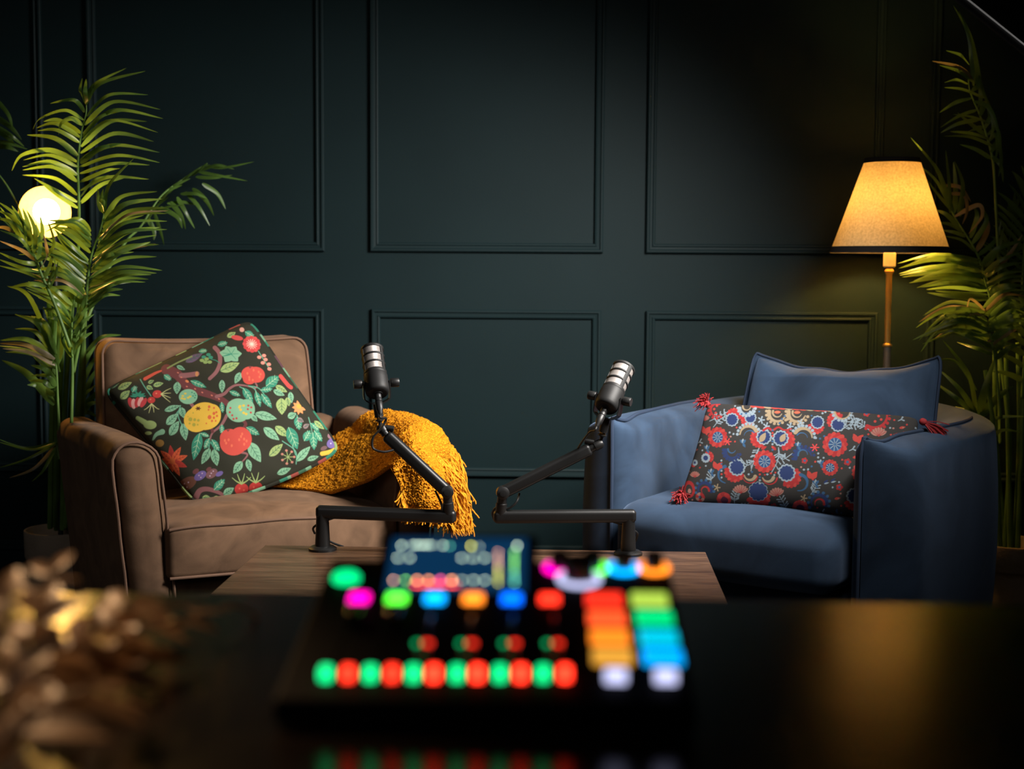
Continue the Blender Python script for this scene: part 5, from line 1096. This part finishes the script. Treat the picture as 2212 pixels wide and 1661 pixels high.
for i in range(6):
    g_, r_ = (704, 800, 893, 987, 1080, 1173)[i], (752, 847, 937, 1031, 1125, 1220)[i]
    cap('listen_button', lm('emerald', 2.9), g_, 1464, 0.0085, 0.011, 0.008)['label'] = 'green lit button'
    cap('mute_button', lm('red', 3.8 if i < 2 else 5.8), r_, 1464, 0.0085, 0.011, 0.008)['label'] = 'red lit button'
    fx = (727, 822, 915, 1009, 1104, 1200)[i]; q0 = onm(fx, 1440); q1 = onm(fx*0.5+(776, 857, 939, 1022, 1105, 1187)[i]*0.5+0, 1330)
    v, f = rbox((0.0022, (q1-q0).length, 0.0012), 0.0004, seg=1); MB().add(v, f, 0, Matrix.Translation((q0+q1)/2) @ frame((0, 0, 0), pn) @ Matrix.Rotation(0, 4, 'Z')).build('fader_slot', M['capgloss'], mx)
    cy, cxp = (1345, 765 if i == 0 else 851) if i < 2 else (1424, (0, 0, 915, 1010, 1103, 1196)[i]); qc = onm(cxp, cy)
    v, f = rbox((0.012, 0.021, 0.012), 0.003, seg=3, deform=lambda x, y, z: (x, y, z+(0.0025*abs(y)/0.01 if z > 0 else 0))); MB().add(v, f, 0, Matrix.Translation(qc+Vector((0, 0, 0.005))) @ Tm).build('fader_cap', M['capgloss'], mx)
    if i >= 2:  # small green and red emissive dots on the lower fader caps
        v, f = rbox((0.004, 0.004, 0.002), 0.0008, seg=2); MB().add(v, f, 0, Matrix.Translation(qc+Vector((-0.005, -0.001, 0.0125))) @ Tm).build('fader_glow_dot', lm('emerald', 1.6), mx)
        v, f = rbox((0.006, 0.005, 0.002), 0.0008, seg=2); MB().add(v, f, 0, Matrix.Translation(qc+Vector((0.003, -0.001, 0.0125))) @ Tm).build('fader_glow_dot', lm('red', 3.0), mx)
pads = [((1305, 1298), 'red', 1.5), ((1311, 1338), 'redorange', 1.6), ((1317, 1379), 'orange', 1.5), ((1323, 1421), 'amber', 0.95), ((1403, 1298), 'lime', 0.9), ((1413, 1337), 'emerald', 1.3), ((1422, 1379), 'cyan', 1.1), ((1431, 1421), 'sky', 1.5)]
for (p, c_, s_) in pads: cap('sound_pad', lm(c_, s_), p[0], p[1], 0.0305, 0.0265, 0.003, 0.0025)['label'] = c_+' lit square pad'
for p in ((1330, 1470), (1438, 1471)): cap('page_button', lm('white', 1.5), p[0], p[1], 0.016, 0.010, 0.008)['label'] = 'white lit oval button'
q = onm(748, 1252); lathe(MB(), [(0.0, 0.005), (0.010, 0.005), (0.012, 0.003), (0.012, -0.002)], 32, Matrix.Translation(q) @ Tm).build('record_button', lm('emerald', 2.0), mx)['label'] = 'round green lit button'
def knob(px, py, r, h, col, s):
    q = onm(px, py); T_ = Matrix.Translation(q) @ Tm
    k_ = lathe(MB(), [(r, -0.001), (r*0.97, h*0.9), (r*0.9, h), (0, h)], 32, T_).build('knob', M['capgloss'], mx)
    ring_ = [(T_ @ Vector(((r+0.0035)*math.cos(a), (r+0.0035)*math.sin(a), 0.001))) for a in np.linspace(0, 2*PI, 41)[:-1]]
    tube(MB(), ring_, 0.0026, 8, closed=True).build('light_ring', lm(col, s), k_)
for px, c_ in ((1209, 'magenta'), (1280, 'green'), (1347, 'sky'), (1412, 'orange')): knob(px, 1229, 0.0085, 0.016, c_, 2.9)
knob(1251, 1252, 0.0135, 0.020, 'white', 1.5)
# tilted touch screen with its glowing readouts
sq = [at_y(834, 1278, 1.185), at_y(1141, 1280, 1.185), at_y(1137, 1163, 1.255), at_y(840, 1161, 1.255)]
sx = (sq[1]-sq[0]).normalized(); sy = (sq[3]-sq[0]); sn = sx.cross(sy).normalized(); sy = sn.cross(sx).normalized()
sw, sh = (sq[1]-sq[0]).length, (sq[3]-sq[0]).length
Ts = Matrix.Translation((sq[0]+sq[1]+sq[2]+sq[3])/4) @ Matrix((sx, sy, sn)).transposed().to_4x4()
v, f = rbox((sw+0.018, sh+0.010, 0.010), 0.003, seg=3, c=(0, 0.001, -0.0056)); scr = MB().add(v, f, 0, Ts).build('screen', M['mixbody'], mx, world=True)
v, f = rbox((sw+0.012, 0.02, 0.045), 0.003, seg=2, c=(0, sh*0.25, -0.03)); MB().add(v, f, 0, Ts).build('screen_hinge', M['mixbody'], mx, world=True)
M['lcd'] = lit('blue_screen_glow', (0.002, 0.030, 0.085), 1.0)
mb = MB(); mb.add([(-sw/2, -sh/2, 0), (sw/2, -sh/2, 0), (sw/2, sh/2, 0), (-sw/2, sh/2, 0)], [(0, 1, 2, 3)], 0, Ts); mb.build('display', M['lcd'], scr, world=True)
RC = {'w': (0.55, 0.75, 0.55), 'g': (0.25, 0.85, 0.15), 'y': (0.75, 0.75, 0.10), 'o': (1.0, 0.35, 0.12), 'p': (0.95, 0.10, 0.30), 'r': (1.0, 0.05, 0.05), 't': (0.15, 0.7, 0.45), 's': (0.85, 0.45, 0.30)}
RM = {k: lit('readout_'+k, c, 12.0) for k, c in RC.items()}; rk = list(RM)
mb = MB()
def dot(px, py, w_, h_, c_):
    q = Ts.inverted() @ at_plane(px, py, Ts.translation, sn)
    mb.add([(q.x-w_/2, q.y-h_/2, 0.0004), (q.x+w_/2, q.y-h_/2, 0.0004), (q.x+w_/2, q.y+h_/2, 0.0004), (q.x-w_/2, q.y+h_/2, 0.0004)], [(0, 1, 2, 3)], rk.index(c_), Ts)
for px in (867, 868.5): dot(px, 1179, .0012, .0026, 'w')
for px in range(890, 936, 4): dot(px, 1178, .0007, .0022, 'w')
dot(957, 1179, .0016, .0026, 'w'); dot(972, 1180, .0010, .0022, 't'); dot(1018, 1180, .0019, .0030, 'y'); dot(1036, 1181, .0008, .0022, 'w'); dot(1117, 1180, .0018, .0030, 'w')
for px in (857, 862, 883, 887, 996, 999, 1020, 1024, 1046, 1049): dot(px, 1206, .0008, .0024, 'w')
for px, c_, k_ in ((850, 's', 1), (876, 'g', 1), (901, 'o', 1.3), (926, 'o', 1.3), (951, 'p', 1.3), (976, 'o', 1.4), (998, 'w', .8), (1023, 'w', .9), (1047, 'w', .9)): dot(px, 1254, .0016*k_, .0028*k_, c_)
for px in (901, 926, 951, 978): dot(px, 1264, .0075, .0012, 'r')
for i in range(8):
    dot(1076, 1193+i*9.5, .0022, .0011, 's' if i < 4 else 'y'); dot(1111, 1193+i*9.5, .0022, .0012, 'g' if i < 5 else 't')
mb.build('readout', [RM[k] for k in rk], scr, world=True)
#==SPRIGS==
sp = thing('leafy_sprigs', 'bunch of bronze leafy twigs in the lower left foreground, beside the mixer', 'dried foliage', at_z(30, 1640, DZ))
def broad_leaf(mb, base, d, L, wd, nrm, m=0):
    d = Vector(d).normalized(); nrm = (Vector(nrm)-d*Vector(nrm).dot(d)).normalized(); s = d.cross(nrm); rows = []
    for i in range(8):
        t = i/7; w_ = wd/2*math.sin(PI*min(1, t**0.75))**0.8 if 0 < t < 1 else 0.0005
        p = Vector(base)+d*L*t - nrm*(L*0.22*t*t)
        rows.append([tuple(p-s*w_+nrm*w_*0.22), tuple(p-s*w_*.5+nrm*w_*.05), tuple(p), tuple(p+s*w_*.5+nrm*w_*.05), tuple(p+s*w_+nrm*w_*0.22)])
    gridmesh(mb, rows, m)
rb_ = random.Random(31)
def sprig(pts, n, L, wd, up=0.5):
    P = [at_y(p[0], p[1], p[2]*0.95) for p in pts]; C = catmull(P, 10); mb = MB(); tube(mb, C, list(np.linspace(0.0028, 0.0012, len(C))), 6, m=1)
    for i in range(n):
        q = (0.18+0.82*(i+0.5)/n)*(len(C)-1); i0 = min(int(q), len(C)-2); p = Vector(C[i0]); T_ = (Vector(C[i0+1])-p).normalized()
        s = T_.cross(Vector((0, -0.3, 1))).normalized()*(1 if i % 2 else -1)
        d = T_*rb_.uniform(0.3, 0.8)+s*rb_.uniform(0.6, 1.0)+Vector((0, 0, rb_.uniform(-0.2, up)))
        broad_leaf(mb, p, d, L*rb_.uniform(0.75, 1.2), wd*rb_.uniform(0.8, 1.2), (rb_.uniform(-0.5, 0.5), rb_.uniform(-0.9, 0.1), 0.8))
    T_ = (Vector(C[-1])-Vector(C[-2])); broad_leaf(mb, C[-1], T_, L, wd, (0, -0.4, 1))
    return mb.build('sprig', [M['bronze'], M['bronzestem']], sp, world=True, sharp=0)
sprig([(-60, 1640, 0.98), (10, 1500, 1.00), (60, 1400, 1.03), (90, 1320, 1.06)], 9, 0.034, 0.021)
sprig([(-40, 1600, 1.02), (70, 1480, 1.05), (150, 1400, 1.10), (250, 1340, 1.16)], 9, 0.034, 0.020)
sprig([(-60, 1560, 1.05), (-10, 1440, 1.08), (10, 1350, 1.10), (20, 1290, 1.12)], 7, 0.034, 0.020)
sprig([(20, 1560, 1.05), (160, 1450, 1.12), (300, 1370, 1.20), (440, 1325, 1.28)], 11, 0.034, 0.016, 0.2)
sprig([(0, 1500, 1.10), (60, 1360, 1.14), (95, 1270, 1.17), (120, 1230, 1.19)], 5, 0.030, 0.012)
sprig([(-60, 1650, 0.94), (40, 1580, 0.95), (120, 1530, 0.97), (180, 1500, 1.0)], 6, 0.060, 0.026, 0.1)
sprig([(30, 1590, 1.05), (140, 1480, 1.10), (240, 1430, 1.16), (320, 1410, 1.2)], 8, 0.032, 0.016, 0.2)
sprig([(-20, 1600, 1.03), (90, 1470, 1.08), (180, 1370, 1.14), (290, 1310, 1.20)], 10, 0.036, 0.022, 0.3)
sprig([(20, 1580, 1.05), (150, 1470, 1.12), (230, 1400, 1.18), (330, 1345, 1.26)], 10, 0.034, 0.020, 0.2)
sprig([(40, 1600, 1.02), (150, 1530, 1.05), (220, 1470, 1.10), (300, 1440, 1.14)], 7, 0.034, 0.020, 0.2)
for P_, w_ in (([(-60, 1660), (40, 1575), (120, 1510), (205, 1495)], 0.024), ([(-60, 1610), (20, 1560), (70, 1520), (130, 1515)], 0.020), ([(60, 1580), (110, 1545), (140, 1560), (160, 1610)], 0.016), ([(210, 1400), (222, 1425), (235, 1450), (240, 1475)], 0.014), ([(270, 1310), (330, 1303), (390, 1306), (450, 1300)], 0.010), ([(470, 1312), (510, 1308), (540, 1320), (560, 1345)], 0.010), ([(200, 1340), (250, 1365), (270, 1390), (290, 1420)], 0.014)):
    Yl = 0.90 if P_[0][1] > 1550 else (1.10 if P_[0][1] > 1350 else 1.28)
    mb = MB(); leaf_curve(mb, [tuple(at_y(a_, b_, Yl+0.01*i_)) for i_, (a_, b_) in enumerate(P_)], w_, Vector((-0.3, -0.6, 0.75)))
    mb.build('leaf', M['bronze'], sp, world=True, sharp=0)
#==SOFTBOX==
sb = thing('softbox', 'black fabric softbox hanging overhead, only its pale bound corner edge showing', 'studio light', SB_C)
E1, E2 = SB_E1, SB_E2; ca = SB_A-E1*0.22; W_, H_ = 1.0, 0.92
rimc = [ca, ca+E1*W_, ca+E1*W_+E2*H_, ca+E2*H_]; apex = (rimc[0]+rimc[2])/2 - SB_N*0.38
mb = MB(); inner = [apex+(p-(rimc[0]+rimc[2])/2)*0.14 for p in rimc]
for i in range(4): mb.add([tuple(rimc[i]), tuple(rimc[(i+1) % 4]), tuple(inner[(i+1) % 4]), tuple(inner[i])], [(0, 1, 2, 3)])
mb.add([tuple(p) for p in inner], [(0, 1, 2, 3)])
for i in range(4):
    p, q = rimc[i], rimc[(i+1) % 4]; mb.add([tuple(p), tuple(q), tuple(q-SB_N*0.002), tuple(p-SB_N*0.002)], [(0, 1, 2, 3)])
mb.build('shell', M['softblack'], sb, world=True, smooth=False)
tube(MB(), [p for i in range(4) for p in (rimc[i]+(rimc[(i+1) % 4]-rimc[i])*0.02, rimc[i]+(rimc[(i+1) % 4]-rimc[i])*0.98)], 0.0023, 8, closed=True).build('binding', M['softedge'], sb, world=True)
mb = MB(); mb.add([tuple(p-SB_N*0.012+((rimc[0]+rimc[2])/2-p)*0.02) for p in rimc], [(0, 1, 2, 3)]); mb.build('diffuser', M['softfront'], sb, world=True)
tube(MB(), [apex, apex+Vector((0, -0.05, 0.1)), (apex.x, apex.y-0.06, 2.70)], 0.014, 12).build('hanger', M['blackmetal'], sb, world=True)
